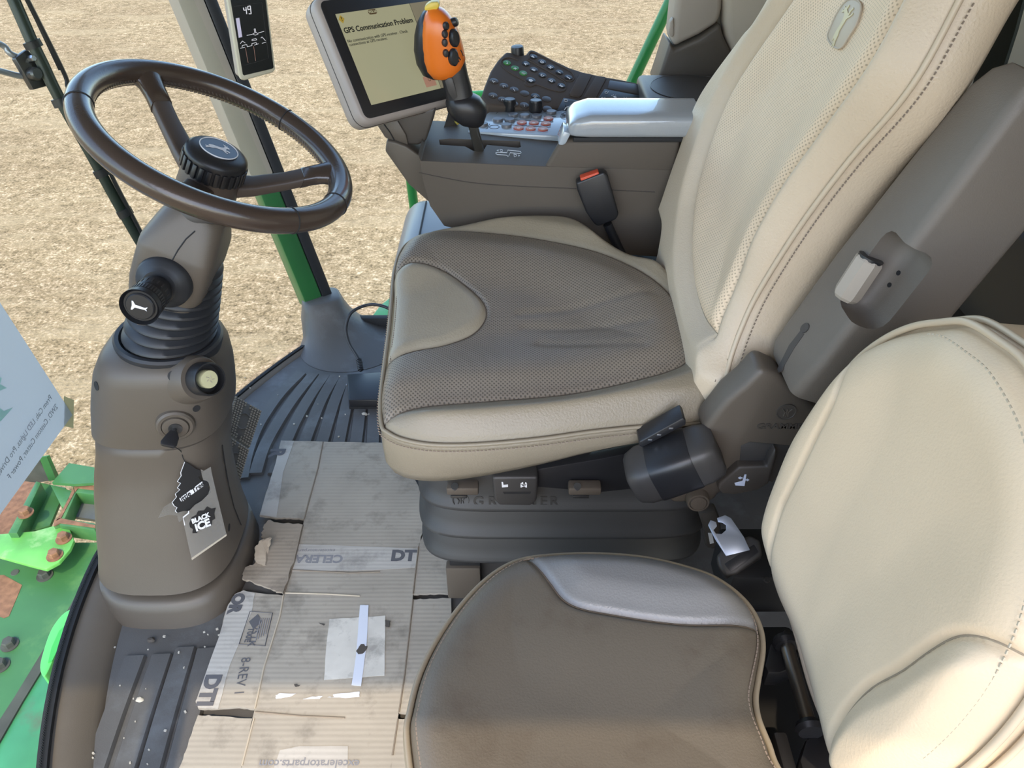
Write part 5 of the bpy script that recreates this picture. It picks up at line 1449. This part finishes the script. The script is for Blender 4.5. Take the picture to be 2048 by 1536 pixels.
SCT = mat('screen_text', (0.02, 0.02, 0.015, 1), .4); SCT2 = mat('screen_text_faint', (0.10, 0.10, 0.07, 1), .4)
text('heading', 'GPS Communication Problem', .0128, mpt(378, 360), MU, MV, SCT, scr, align='LEFT', off=.0002)
text('message', 'No communication with GPS receiver.  Check', .0072, mpt(418, 478), MU, MV, SCT2, scr, align='LEFT')
text('message', 'connections at GPS receiver.', .0072, mpt(440, 518), MU, MV, SCT2, scr, align='LEFT')
AMB = mat('amber_mark', (0.20, 0.14, 0.02, 1), .4, emit=(0.45, 0.30, 0.04, 1), estr=.5); BRN = mat('brown_badge', (0.12, 0.07, 0.03, 1), .4)
c = mpt(352, 225); prism('warning_mark', [c + MU * .006, c + MV * .007, c - MU * .006, c - MV * .007], -MN * .0002, AMB, scr)
text('warning_sign', '!', .010, c + MN * .0004, MU, MV, SCT, scr)
c = mpt(703, 140); prism('code_badge', [c + MU * x + MV * y for x, y in rrect(.019, .0085, .004, 4)], -MN * .0002, BRN, scr)
text('code', '915.16', .0062, c + MN * .0004, MU, MV, SCREEN, scr, off=.0002)
PNK = mat('pink_softkey', (0.16, 0.09, 0.06, 1), .4, emit=(0.50, 0.26, 0.18, 1), estr=.5)
c = mpt(1355, 928); prism('soft_key', [c + MU * x + MV * y for x, y in rrect(.026, .019, .001, 2)], -MN * .0002, PNK, scr)
tube('soft_key_symbol', [c + MV * .003 + MU * .003 * math.cos(k * .628) + MV * .003 * math.sin(k * .628) + MN * .0004 for k in range(10)], .0004, BRN, scr, n=4, closed=True)
# mount
prism('neck', [at(x, y, Y=1.44) for x, y in ((766, 246), (872, 214), (868, 235), (852, 283), (836, 291), (815, 290), (791, 284))], (0, .05, 0), TAUPE_D, mon, bevel=.005, segs=3)
prism('neck_cheek', [at(x, y, Y=1.434) for x, y in ((752, 248), (793, 238), (812, 270), (817, 291), (791, 285), (770, 276))], (0, .05, 0), TAUPE, mon, bevel=.003)
tube('cheek_gap', [at(x, y, Y=1.4335) for x, y in ((766, 246), (780, 265), (791, 285))], .0012, BLACK_M, mon, n=5)
prism('arm', [at(x, y, Y=1.425) for x, y in ((773, 281), (790, 284), (812, 292), (850, 318), (900, 350), (900, 440), (852, 400), (817, 369), (770, 303))], (0, .06, 0), TAUPE, mon, bevel=.004, segs=3)

# multi-function lever
joy = thing('control_lever', 'orange and black multi function lever with thumb buttons on the console', 'control lever', at(957, 300, Z=TOPZ))
JY = 1.405
def jr(l, r, th, dy=0.0, e=2.4, n=32):
    a, b = at(l[0], l[1], Y=JY + dy), at(r[0], r[1], Y=JY + dy)
    return sring((a + b) / 2, (b - a) / 2, (0, 1, 0), 1, th, e, n)
SHAFT = mat('dark_chrome', (0.32, 0.31, 0.28, 1), .18, metal=.9)
tube('shaft', [at(962, 304, Z=TOPZ - .03), at(958, 300, Z=TOPZ), at(944, 240, Y=JY)], .0095, SHAFT, joy, n=18)
loft('boot', [jr((938, 253), (960, 253), .008), jr((922, 247), (968, 246), .020), jr((906, 236), (974, 227), .027), jr((895, 220), (972, 210), .029), jr((891, 205), (960, 195), .027), jr((893, 196), (946, 188), .022)], BLACK, joy, smooth=60)
neck = loft('grip', [jr((893, 198), (946, 190), .022), jr((889, 180), (942, 172), .020), jr((884, 162), (936, 150), .019), jr((876, 140), (930, 120), .019), jr((870, 110), (920, 95), .016)], BLACK, joy, smooth=60)
ORANGE = mat('orange_plastic', (0.72, 0.165, 0.015, 1), .28)
head = loft('head', [jr((882, 159), (906, 156), .008), jr((866, 155), (916, 149), .020), jr((853, 140), (927, 134), .027), jr((845, 118), (931, 118), .030), jr((842, 92), (926, 92), .031), jr((842, 65), (918, 65), .031), jr((845, 44), (908, 42), .029), jr((850, 27), (897, 27), .025), jr((857, 17), (888, 19), .018), jr((866, 13), (880, 15), .008)], ORANGE, joy, smooth=60)
loft('back_shell', [jr((862, 157), (880, 158), .008, .012), jr((845, 147), (890, 150), .022, .012), jr((833, 125), (890, 125), .029, .012), jr((828, 98), (890, 98), .032, .012), jr((829, 68), (890, 68), .032, .012), jr((834, 44), (890, 44), .030, .012), jr((844, 25), (880, 28), .022, .012), jr((852, 18), (870, 20), .010, .012)], BLACK, joy, smooth=60)
YEL = mat('yellow_tab', (0.66, 0.50, 0.07, 1), .4)
prism('yellow_tab', [at(x, y, Y=JY - .012) for x, y in ((849, 22), (849, 14), (856, 8), (862, 5), (876, 4), (879, 12), (874, 20))], (0, .022, 0), YEL, joy, bevel=.002)
def jb(px, py, sx, sy, h, nm='button'):
    hh = hit(head, px, py)
    if hh is None: return
    p, n = hh
    n = (n + Vector((.35, -.15, .1))).normalized()
    u, v, w = basis(n, (0, 0, 1))
    lathe(nm, [(1, -.006), (1, h * .6), (.85, h), (.0001, h * 1.05)], p, w, BLACK, joy, n=12, sx=sy, sy=sx, ref=(0, 0, 1)) if False else None
    rings = [[p + w * d + u * (k * sy * math.cos(q)) + v * (k * sx * math.sin(q)) for q in [2 * math.pi * i / 14 for i in range(14)]] for d, k in ((-.006, 1.0), (h * .6, 1.0), (h, .8), (h * 1.08, .4))]
    loft(nm, rings, BLACK, joy, smooth=40)
for (x, y) in ((891, 52), (889, 68), (889, 85), (891, 106)): jb(x, y, .0048, .0066, .006)
jb(907, 76, .0088, .0145, .008, 'rocker'); jb(906, 114, .0085, .0145, .008, 'rocker')
jb(907, 45, .0075, .0075, .007, 'thumb_pad')
prism('side_rocker', [at(x, y, Y=JY - .0215) for x, y in ((889, 162), (897, 155), (905, 156), (916, 195), (906, 200), (896, 185))], (0, .008, 0), CHARC, joy, bevel=.002)
hh = hit(neck, 908, 205)
for gl in (((921, 100), (924, 106), (926, 112)), ((914, 116), (918, 124)), ((917, 114), (921, 120))):
    pts = [hit(head, x, y) for x, y in gl]
    if all(pts): tube('printed_mark', [p[0] + p[1] * .0004 for p in pts], .0010, BLACK_M, joy, n=4)
# small fin behind the lever
prism('guard_fin', [at(x, y, Z=TOPZ + .0) + Vector((0, 0, z)) for x, y, z in ((886, 260, 0), (917, 250, 0), (912, 246, .035), (904, 240, .038), (896, 250, .02))], (0, .006, 0), CHARC, con, bevel=.001)
prism('yellow_mark', [at(x, y, Z=TOPZ + .01) for x, y in ((905, 236), (910, 234), (920, 243), (914, 246))], (0, 0, -.004), YEL, con)

# keypad module, turned towards the operator
kp = thing('keypad_module', 'dark brown keypad module with lettered buttons beyond the lever', 'keypad', (.12, 1.68, .40))
def k5(x, y): return (940 + x * .18555, 80 + y * .18555)
KN = Vector((.14, -.30, .94)).normalized()
KP0 = at(*k5(588, 575), Z=.697)
def kpt(x, y, off=0.0): return at(*k5(x, y), plane=(KP0 + KN * off, KN))
KPM = mat('dark_brown_keypad', (0.092, 0.072, 0.058, 1), .65, spec=.15, bump=.06, bscale=900)
kout = [(118, 610), (160, 480), (220, 330), (300, 210), (385, 122), (440, 128), (540, 160), (600, 150), (645, 94), (700, 108), (900, 210), (1080, 295), (1220, 340), (1420, 385), (1600, 415), (1780, 452), (1870, 490), (1915, 560), (1940, 690), (1900, 735), (1200, 735), (500, 725), (180, 700)]
kpb = prism('body', [kpt(x, y) for x, y in kout], -KN * .05, KPM, kp, bevel=.006, segs=3, limit=40)
UA, VA = (kpt(683, 180) - kpt(600, 258)).normalized(), (kpt(600, 258) - kpt(985, 495)).normalized()
UA = (UA - VA * UA.dot(VA)).normalized()
KB = mat('black_key', (0.020, 0.019, 0.019, 1), .4); KBR = mat('brown_key', (0.062, 0.052, 0.046, 1), .4); KG = mat('green_key', (0.06, 0.24, 0.055, 1), .4)
def key_(x, y, m, sym=None, r=.0088, size=.0105, off=.0003):
    b = lathe('key', [(r, -.002), (r, .0010), (r * .9, .0016), (.0001, .0018)], kpt(x, y), KN, m, kp, n=24)
    if sym: text('key_symbol', sym, size, kpt(x, y, .0021), UA, VA, WHITE, b, off=off)
    return b
for ch, x, y in (('A', 600, 258), ('B', 687, 322), ('C', 780, 382), ('D', 878, 440), ('E', 985, 495), ('F', 683, 182), ('G', 777, 238), ('H', 868, 295), ('I', 963, 350), ('J', 1060, 405)):
    key_(x, y, KB, ch, off=.0005)
key_(485, 305, KG, 'x', size=.012)
b = key_(400, 248, KG); c = kpt(400, 248, .0021)
tube('key_symbol', [c - UA * .004, c - VA * .003 - UA * .001, c + UA * .004 + VA * .004], .0006, WHITE, b, n=4)
b = key_(573, 360, KG); c = kpt(573, 360, .0021)
for k in range(3): box('key_symbol', c + VA * (.003 - .003 * k) + UA * .001, (.006, .0012, .0003), WHITE, b, R=Matrix((UA, VA, KN)).transposed(), bevel=0)
b = key_(655, 435, KB, r=.0100); c = kpt(655, 435, .0021)
prism('key_symbol', [c + UA * x + VA * y for x, y in ((-.004, -.004), (.004, -.004), (.004, .001), (.0055, .001), (0, .0055), (-.0055, .001), (-.004, .001))], -KN * .0003, WHITE, b)
for i, (x, y) in enumerate(((258, 445), (365, 497), (475, 537), (247, 600), (350, 645), (703, 608), (585, 705), (470, 690))):
    b = key_(x, y, KBR if i != 5 else KB, r=.0095); c = kpt(x, y, .0021)
    sy_ = [[(-.004, -.003), (-.001, .004), (.001, -.003)], [(-.004, -.002), (0, .003), (.004, 0), (.001, -.003)], [(-.002, -.004), (.002, .004)], [(-.003, -.003), (.004, 0), (-.003, .003)], [(-.003, 0), (0, .003), (.003, 0), (0, -.003)], [(-.004, .003), (.004, .003), (.004, 0), (-.004, 0), (-.004, -.003), (.004, -.003)], [(-.003, -.003), (.003, .003)], [(0, -.003), (0, .003)]][i]
    tube('key_symbol', [c + UA * p + VA * q for p, q in sy_], .0006, WHITE, b, n=4)
for (x, y) in ((588, 578), (825, 640), (835, 745)): key_(x, y, KBR, r=.0100)
# raised borders round the key groups
tube('border', spline([kpt(x, y, .0006) for x, y in ((520, 220), (430, 190), (350, 210), (335, 260), (400, 330), (520, 400), (590, 440), (600, 480), (660, 500), (720, 480), (860, 530), (980, 555), (1035, 520), (1020, 450), (900, 370), (720, 270), (620, 210))], 4), .0013, KPM, kp, n=6)
tube('border', spline([kpt(x, y, .0006) for x, y in ((640, 190), (640, 145), (690, 135), (850, 210), (1000, 290), (1100, 350), (1125, 410), (1080, 445), (980, 410), (800, 310), (650, 215))], 4, True), .0013, KPM, kp, n=6, closed=True)
for q in (((1190, 352), (1300, 362), (1312, 385), (1205, 595), (1180, 610), (1080, 592), (1070, 570)), ((1360, 382), (1460, 395), (1470, 415), (1355, 630), (1330, 642), (1235, 622), (1228, 600))):
    prism('blank_rocker', [kpt(x, y, .003) for x, y in q], -KN * .005, KPM, kp, bevel=.0015)
prism('flat_cover', [kpt(x, y, .002) for x, y in ((1505, 432), (1780, 470), (1860, 510), (1885, 570), (1870, 592), (1480, 520))], -KN * .004, KBR, kp, bevel=.0015)
sw_ = prism('switch_strip', [kpt(x, y, .0015) for x, y in ((1450, 524), (1870, 605), (1895, 630), (1900, 700), (1385, 655), (1380, 630))], -KN * .003, KB, kp, bevel=.001)
for x, y in ((1470, 565), (1430, 630)): tube('strip_symbol', [kpt(x, y, .0019) + UA * .0035 * math.cos(k * .8) + VA * .0035 * math.sin(k * .8) for k in range(8)] + [kpt(x + 25, y - 12, .0019)], .0006, WHITE, sw_, n=4)
for x, y in ((1560, 612), (1675, 640)):
    c = kpt(x, y, .0019)
    prism('strip_symbol', [c + UA * a + VA * b for a, b in ((-.003, -.004), (.003, -.004), (.003, .001), (0, .004), (-.003, .001))], -KN * .0003, WHITE, sw_)
    for k in range(4):
        a = .3 + k * .75; tube('strip_symbol', [c + UA * .005 * math.cos(a) + VA * .005 * math.sin(a), c + UA * .0085 * math.cos(a) + VA * .0085 * math.sin(a)], .0004, WHITE, sw_, n=4)
c = kpt(1815, 665, .0019); REDS = mat('red_symbol', (0.50, 0.06, 0.04, 1), .4)
tube('strip_symbol', [c + UA * .006, c - UA * .004 + VA * .006, c - UA * .004 - VA * .006], .0012, REDS, sw_, n=4, closed=True)
fp_ = prism('fan_panel', [kpt(x, y, .0015) for x, y in ((1010, 620), (1170, 650), (1260, 670), (1200, 800), (930, 770))], -KN * .003, KB, kp, bevel=.001)
tube('fan_symbol', [kpt(1033, 652, .0019) + UA * .004 * math.cos(k * .524) * (1 + .4 * math.cos(k * 2.1)) + VA * .004 * math.sin(k * .524) for k in range(12)], .0006, WHITE, fp_, n=4, closed=True)
lathe('fan_knob', [(.014, -.001), (.014, .010), (.0125, .012), (.0001, .012)], kpt(1090, 745), KN, KB, fp_, n=28)
tube('knob_pointer', [kpt(1020, 750, .0125), kpt(1035, 728, .0125), kpt(1090, 712, .0125)], .0012, WHITE, fp_, n=5)
kk = kpt(515, 125)
kn2 = lathe('scroll_knob', [(.0145, -.02), (.0145, .012), (.0130, .015), (.0001, .016)], kk - KN * .004, (KN + Vector((-.2, .25, 0))).normalized(), BLACK, kp, n=28)

# cup recess behind the keypad
ch_ = thing('cup_shelf', 'taupe side shelf with a deep cup recess behind the keypad', 'shelf', (.42, 1.62, .40))
SHZ = .705
sh_ = box('shelf', (.46, 1.69, SHZ - .06), (.36, .20, .12), TAUPE, ch_, bevel=.012, segs=3)
ct = lathe('cutter', [(.0001, .02), (.088, .02), (.078, -.02), (.06, -.085), (.0001, -.085)], Vector((.385, 1.690, SHZ)), (0, 0, 1), TAUPE, None, n=40)
cut(sh_, ct)
lathe('cup_liner', [(.0885, .0015), (.0875, .002), (.078, -.018), (.059, -.082), (.0001, -.083), (.0001, -.084), (.062, -.084), (.0815, -.018)], Vector((.385, 1.690, SHZ)), (0, 0, 1), TAUPE_D, ch_, n=40, smooth=50)

# slim corner post display
cd = thing('corner_display', 'slim black corner post display showing 49 in a pale bezel', 'display', at(505, 100, Y=1.74))
DN = Vector((.50, -.85, .16)).normalized(); D0 = at(505, 80, Y=1.74)
def c4(x, y, off=0.0): return at(440 + x * .11715, y * .11715, plane=(D0 + DN * off, DN))
CREAMB = mat('cream_bezel', (0.50, 0.46, 0.34, 1), .45)
dz_ = c4(780, 0) - c4(915, 1160)
def ext(p, q, k): return p + (p - q) * k
tlp, trp = ext(c4(165, 0), c4(385, 1285), .35), ext(c4(790, 0), c4(925, 1160), .35)
def e4(x, y, off):  # same outline shifted along the display normal
    return c4(x, y) + DN * off
prism('bezel', [tlp - (trp - tlp) * .06, e4(120, 0, 0), e4(335, 1310, 0), e4(365, 1360, 0), e4(420, 1372, 0), e4(900, 1240, 0), e4(945, 1190, 0), e4(945, 1150, 0), e4(805, 0, 0), trp + (trp - tlp) * .05], -DN * .012, CREAMB, cd, bevel=.003, segs=3)
prism('rear_housing', [tlp - (trp - tlp) * .03 - DN * .012, e4(135, 0, -.012), e4(330, 1290, -.012), e4(420, 1350, -.012), e4(900, 1225, -.012), e4(800, 0, -.012), trp - DN * .012], -DN * .03, TAUPE_L, cd, bevel=.004, segs=3)
LCDM = mat('dark_lcd', (0.010, 0.012, 0.012, 1), .12)
lcd = prism('screen', [tlp + DN * .0006, e4(178, 0, .0006), e4(388, 1270, .0006), e4(410, 1288, .0006), e4(890, 1172, .0006), e4(912, 1150, .0006), e4(778, 0, .0006), trp + DN * .0006], -DN * .003, LCDM, cd)
LIT = mat('lit_segments', (0.1, 0.1, 0.1, 1), .5, emit=(0.62, 0.62, 0.66, 1), estr=.9)
LITB = mat('lit_bar', (0.1, 0.1, 0.1, 1), .5, emit=(0.45, 0.43, 0.58, 1), estr=.9)
DU = (c4(900, 1100) - c4(385, 1230)).normalized(); DVv = DN.cross(DU)
def seg(pts, r=.0011): 
    for a, b in zip(pts, pts[1:]): tube('segment', [e4(*a, .0012), e4(*b, .0012)], r, LIT, lcd, n=4)
seg([(398, 130), (405, 175), (450, 170)]); seg([(440, 120), (455, 240)])
seg([(475, 165), (470, 110), (515, 100), (530, 235), (490, 235)]); seg([(475, 165), (520, 155)])
prism('level_bar', [e4(x, y, .0010) for x, y in ((268, 315), (328, 302), (378, 630), (318, 645))], -DN * .0003, LITB, lcd)
for pts in (((455, 605), (550, 585)), ((650, 562), (750, 535)), ((590, 550), (580, 495), (600, 490), (610, 545)), ((555, 580), (600, 600), (650, 580), (610, 550), (555, 580)), ((345, 825), (420, 805)), ((375, 805), (380, 775), (455, 760), (465, 800), (545, 775), (540, 745), (615, 725), (625, 765)), ((585, 770), (655, 745)), ((345, 745), (380, 700), (430, 735)), ((540, 690), (545, 675), (610, 655), (625, 680), (545, 695)), ((695, 650), (715, 630), (775, 695)), ((715, 740), (780, 720))):
    seg(pts, .0006)
THN = mat('thin_gauge_line', (0.05, 0.05, 0.04, 1), .5, emit=(0.40, 0.16, 0.10, 1), estr=.5)
for pts in (((432, 815), (478, 1070)), ((572, 785), (608, 1040))): tube('gauge_line', [e4(*pts[0], .0010), e4(*pts[1], .0010)], .0005, THN, lcd, n=4)
tube('lcd_frame', [e4(x, y, .0008) for x, y in ((240, 110), (715, 45), (830, 990), (690, 1040), (400, 1115))], .0004, CHARC, lcd, n=4)

# ================================================================== CARDBOARD ON THE FLOOR
def cardboard_mat(name, col, amp=.2):
    m = mat(name, col, .85, spec=.2, var=.10, vscale=9, dark=(col[0] * .42, col[1] * .42, col[2] * .42, 1), dscale=16, damt=.55)
    nt = m.node_tree; L = nt.links.new; b = nt.nodes['Principled BSDF']
    tcn = nt.nodes.new('ShaderNodeTexCoord')
    w = nt.nodes.new('ShaderNodeTexWave'); w.bands_direction = 'Y'; w.inputs['Scale'].default_value = 34
    w.inputs['Distortion'].default_value = 3.0; w.inputs['Detail'].default_value = 2; w.inputs['Detail Scale'].default_value = .35
    mp = nt.nodes.new('ShaderNodeMapping'); mp.inputs['Scale'].default_value = (.25, 1, 1)
    L(tcn.outputs['Object'], mp.inputs['Vector']); L(mp.outputs[0], w.inputs['Vector'])
    bp = nt.nodes.new('ShaderNodeBump'); bp.inputs['Strength'].default_value = amp; bp.inputs['Distance'].default_value = .004
    n = nt.nodes.new('ShaderNodeTexNoise'); n.inputs['Scale'].default_value = 35; n.inputs['Detail'].default_value = 5; L(tcn.outputs['Object'], n.inputs['Vector'])
    ad = nt.nodes.new('ShaderNodeMath'); ad.operation = 'MULTIPLY_ADD'; ad.inputs[1].default_value = .28
    L(w.outputs['Fac'], ad.inputs[0]); L(n.outputs['Fac'], ad.inputs[2]); L(ad.outputs[0], bp.inputs['Height']); L(bp.outputs[0], b.inputs['Normal'])
    return m
CARD = cardboard_mat('brown_cardboard', (0.345, 0.315, 0.262, 1))
CARD_D = cardboard_mat('torn_cardboard', (0.30, 0.255, 0.20, 1))
CARD_P = cardboard_mat('pale_printed_band', (0.43, 0.41, 0.37, 1), .2)
INK = mat('faded_ink', (0.10, 0.10, 0.108, 1), .9); INK_L = mat('faded_ink_light', (0.22, 0.22, 0.23, 1), .9)
card = thing('cardboard_sheet', 'flattened corrugated cardboard box laid on the floor as a mat', 'cardboard', at(700, 1250, Z=.008))
CZ = .014
def cp(pts, z=CZ): return [at(x, y, Z=z) for x, y in pts]
def rough_(pts, amt=.0016, n=4):
    """torn edge: subdivide and jitter"""
    out = []
    for i, p in enumerate(pts):
        q = pts[(i + 1) % len(pts)]
        for k in range(n):
            t = k / n
            out.append(p.lerp(q, t) + (Vector((random.uniform(-amt, amt), random.uniform(-amt, amt), 0)) if k else Vector()))
    return out
def panel_(name, pts, m=CARD, z=CZ, th=.005, jit=.0012, n=5):
    return prism(name, rough_(cp(pts, z), jit, n), (0, 0, -th), m, card, smooth=20)
panel_('main_panel', [(646, 883), (700, 884), (790, 886), (846, 990), (846, 1060), (837, 1094), (826, 1188), (809, 1350), (797, 1426), (785, 1511), (770, 1620), (460, 1620), (484, 1531), (510, 1417), (528, 1335), (560, 1232), (568, 1187), (589, 1124), (608, 1039), (636, 936)])
panel_('flap', [(563, 881), (645, 883), (635, 936), (607, 1038), (580, 1035), (551, 1036), (519, 1031), (528, 1000), (551, 927)])
panel_('torn_flap', [(536, 1040), (560, 1046), (605, 1049), (588, 1124), (566, 1186), (545, 1179), (515, 1168), (484, 1157), (487, 1138), (510, 1126), (509, 1096), (527, 1077), (523, 1065)], CARD_D, z=.020, jit=.003)
prism('curled_tear', rough_([at(x, y, Z=z) for x, y, z in ((509, 1096, .022), (522, 1080, .050), (540, 1074, .042), (534, 1100, .024), (530, 1130, .022), (512, 1124, .022))], .002, 4), (.003, 0, -.003), CARD_D, card, smooth=20)
panel_('flap', [(487, 1180), (510, 1185), (566, 1191), (559, 1232), (527, 1335), (509, 1418), (470, 1414), (430, 1417), (396, 1416), (391, 1402), (413, 1350), (437, 1276), (454, 1215), (469, 1189)])
panel_('flap', [(396, 1430), (430, 1432), (507, 1437), (483, 1532), (460, 1620), (320, 1620), (358, 1536), (375, 1493)])
panel_('flap', [(838, 1094), (850, 1050), (870, 1080), (900, 1120), (902, 1186), (860, 1186), (827, 1188)])
panel_('flap', [(826, 1199), (860, 1197), (902, 1196), (905, 1260), (840, 1430), (798, 1425), (810, 1350)])
panel_('flap', [(796, 1438), (840, 1440), (840, 1620), (771, 1620), (785, 1511)])
# scored fold lines
FOLD = mat('fold_line', (0.20, 0.165, 0.125, 1), .9); FOLDL = mat('fold_ridge', (0.44, 0.38, 0.29, 1), .9)
for pts, m_ in ((((646, 884), (636, 936), (608, 1039)), FOLD), (((606, 1050), (589, 1124), (568, 1187)), FOLD), (((567, 1190), (560, 1232), (528, 1335), (510, 1417)), FOLDL), (((508, 1437), (484, 1531)), FOLDL), (((837, 1094), (826, 1188)), FOLD), (((826, 1199), (809, 1350), (798, 1425)), FOLD), (((796, 1438), (785, 1511)), FOLD),
               (((570, 1186), (650, 1188), (720, 1192)), FOLDL), (((510, 1424), (600, 1432), (690, 1436)), FOLD), (((580, 1140), (700, 1146), (760, 1144)), FOLD)):
    tube('fold_line', [p + Vector((0, 0, .0002)) for p in cp(pts)], .0016, m_, card, n=6)
# pale printed bands, paper label, tape
def deco(name, pts, m, z=.0006, jit=.0006): return prism(name, rough_(cp(pts, CZ + z), jit, 3), (0, 0, -.0005), m, card)
deco('printed_band', ((562, 881), (588, 882), (566, 945), (553, 1034), (520, 1030), (528, 1000), (551, 927)), CARD_P)
deco('printed_band', ((592, 1088), (700, 1092), (836, 1097), (830, 1135), (745, 1140), (583, 1142)), CARD_P)
deco('printed_band', ((470, 1188), (486, 1181), (510, 1186), (503, 1225), (460, 1330), (436, 1418), (396, 1415), (392, 1402), (437, 1276), (454, 1215)), CARD_P)
deco('printed_band', ((560, 1500), (600, 1492), (696, 1492), (692, 1620), (520, 1620)), CARD_P)
LABEL = mat('worn_white_label', (0.58, 0.56, 0.50, 1), .8, var=.12, vscale=18, dark=(0.10, 0.09, 0.08, 1), dscale=20, damt=.5)
TAPEM = mat('white_tape', (0.62, 0.66, 0.74, 1), .45)
deco('paper_label', ((659, 1238), (700, 1236), (771, 1231), (770, 1290), (769, 1351), (700, 1356), (648, 1360), (652, 1300)), LABEL, .0012)
deco('tape_strip', ((720, 1210), (737, 1210), (733, 1290), (722, 1372), (703, 1370), (712, 1310)), TAPEM, .0020, .0003)
deco('tape_strip', ((551, 1390), (560, 1386), (592, 1387), (580, 1393), (552, 1397)), TAPEM, .0012, .001)
deco('tape_strip', ((606, 1398), (625, 1393), (645, 1392), (640, 1397)), TAPEM, .0012, .001)
deco('tape_strip', ((655, 1394), (668, 1394), (666, 1389), (690, 1386), (719, 1383), (719, 1393), (690, 1396)), TAPEM, .0012, .0008)
GRIME = mat('grease_stain', (0.07, 0.06, 0.05, 1), .8)
for pts in (((712, 1302), (722, 1288), (735, 1292), (728, 1305), (716, 1308)), ((770, 1240), (781, 1242), (778, 1254), (770, 1252)), ((637, 1245), (650, 1248), (648, 1251)), ((588, 1368), (600, 1370), (592, 1374))):
    deco('stain', pts, GRIME, .0024, .0015)
XR = Vector((1, 0, 0)); YU = Vector((0, 1, 0))
text('print', 'CELERAT', .027, cp(((630, 1117),), CZ + .0009)[0], -XR, -YU, INK_L, card, extrude=.0001, off=.001, sx=1.0)
text('print', 'DT', .036, cp(((807, 1112),), CZ + .0009)[0], XR, YU, INK, card, extrude=.0001, off=.002)
text('print', 'exceleratorparts', .012, cp(((630, 1101),), CZ + .0009)[0], -XR, -YU, INK_L, card, extrude=.0001)
fu = (at(480, 1385, Z=CZ) - at(492, 1325, Z=CZ)).normalized(); fv = Vector((-fu.y, fu.x, 0))
text('print', '8-REV 1', .023, cp(((484, 1352),), CZ + .0009)[0], fu, fv, INK, card, extrude=.0001, sx=.95)
fu2 = (at(398, 1410, Z=CZ) - at(418, 1350, Z=CZ)).normalized(); fv2 = Vector((-fu2.y, fu2.x, 0))
text('print', 'DTI', .036, cp(((417, 1380),), CZ + .0012)[0], fu2, fv2, INK, card, extrude=.0001, off=.002)
text('print', 'OR', .030, cp(((472, 1206),), CZ + .0012)[0], fu2, fv2, INK, card, extrude=.0001, off=.002)
text('print', 'R', .046, cp(((553, 905),), CZ + .0012)[0], fu2, fv2, INK, card, extrude=.0001, off=.002)
text('print', 'exceleratorparts.com', .018, cp(((618, 1527),), CZ + .0009)[0], -XR, -YU, INK_L, card, extrude=.0001, off=.0003)
text('print', 'OR', .050, cp(((570, 1560),), CZ + .0009)[0], -XR, -YU, INK, card, extrude=.0001, off=.002)
st_ = cp(((500, 1223), (545, 1226), (530, 1292), (478, 1288)), CZ + .0007)
tube('stamp_frame', st_, .0009, INK, card, n=4, closed=True)
dc = cp(((511, 1243),), CZ + .0009)[0]
prism('stamp_mark', [dc + fu2 * a + fv2 * b for a, b in ((-.016, 0), (0, -.012), (.016, 0), (0, .012))], (0, 0, -.0003), INK, card)
text('print', '25 LK', .017, cp(((507, 1272),), CZ + .0009)[0], fu2, fv2, INK, card, extrude=.0001, off=.0004)
text('print', '100E', .015, cp(((498, 1270),), CZ + .0009)[0], fu2, fv2, INK, card, extrude=.0001, off=.0004)
for k in range(5):
    a, b = cp(((522 + k * 4.2, 1234), (510 + k * 4.2, 1286)), CZ + .0008)
    tube('stamp_line', [a.lerp(b, .05), a.lerp(b, .9 - .06 * k)], .0009, INK_L, card, n=4)
# crumbs and grit on the mat
gr = []
for k in range(46):
    x, y = random.choice(((random.uniform(150, 380), random.uniform(1270, 1536)), (random.uniform(480, 740), random.uniform(750, 880)), (random.uniform(400, 470), random.uniform(1260, 1300))))
    p = at(x, y, Z=.002); s_ = random.uniform(.0012, .0032)
    gr.append(box_vf(p + Vector((0, 0, .006)), (s_, s_ * 1.4, s_), Matrix.Rotation(random.random() * 3, 3, 'Z')))
v_, f_ = joinv(gr)
GRIT = mat('pale_grit', (0.45, 0.42, 0.36, 1), .9)
o = obj('floor_grit', v_, f_, GRIT, None, smooth=0); tag(o, 'pale crumbs of grit scattered over the grey floor mat', 'grit', kind='stuff')
for (x, y, lab) in ((729, 828, 'small pale pebble on the ribs in front of the black control box'), (280, 1400, 'small pale stone wedged in a near mat groove'), (302, 1280, 'dark clod of dirt on the mat behind the pedestal foot')):
    c = at(x, y, Z=.006)
    bm = bmesh.new(); bmesh.ops.create_icosphere(bm, subdivisions=2, radius=.006)
    for v in bm.verts: v.co = Vector((v.co.x * 1.2, v.co.y * .9, v.co.z * .7)) * random.uniform(.85, 1.15) + c
    me = bpy.data.meshes.new('pebble'); bm.to_mesh(me); bm.free()
    tag(link('pebble', me, GRIT if 'pale' in lab else GRIME), lab, 'pebble')
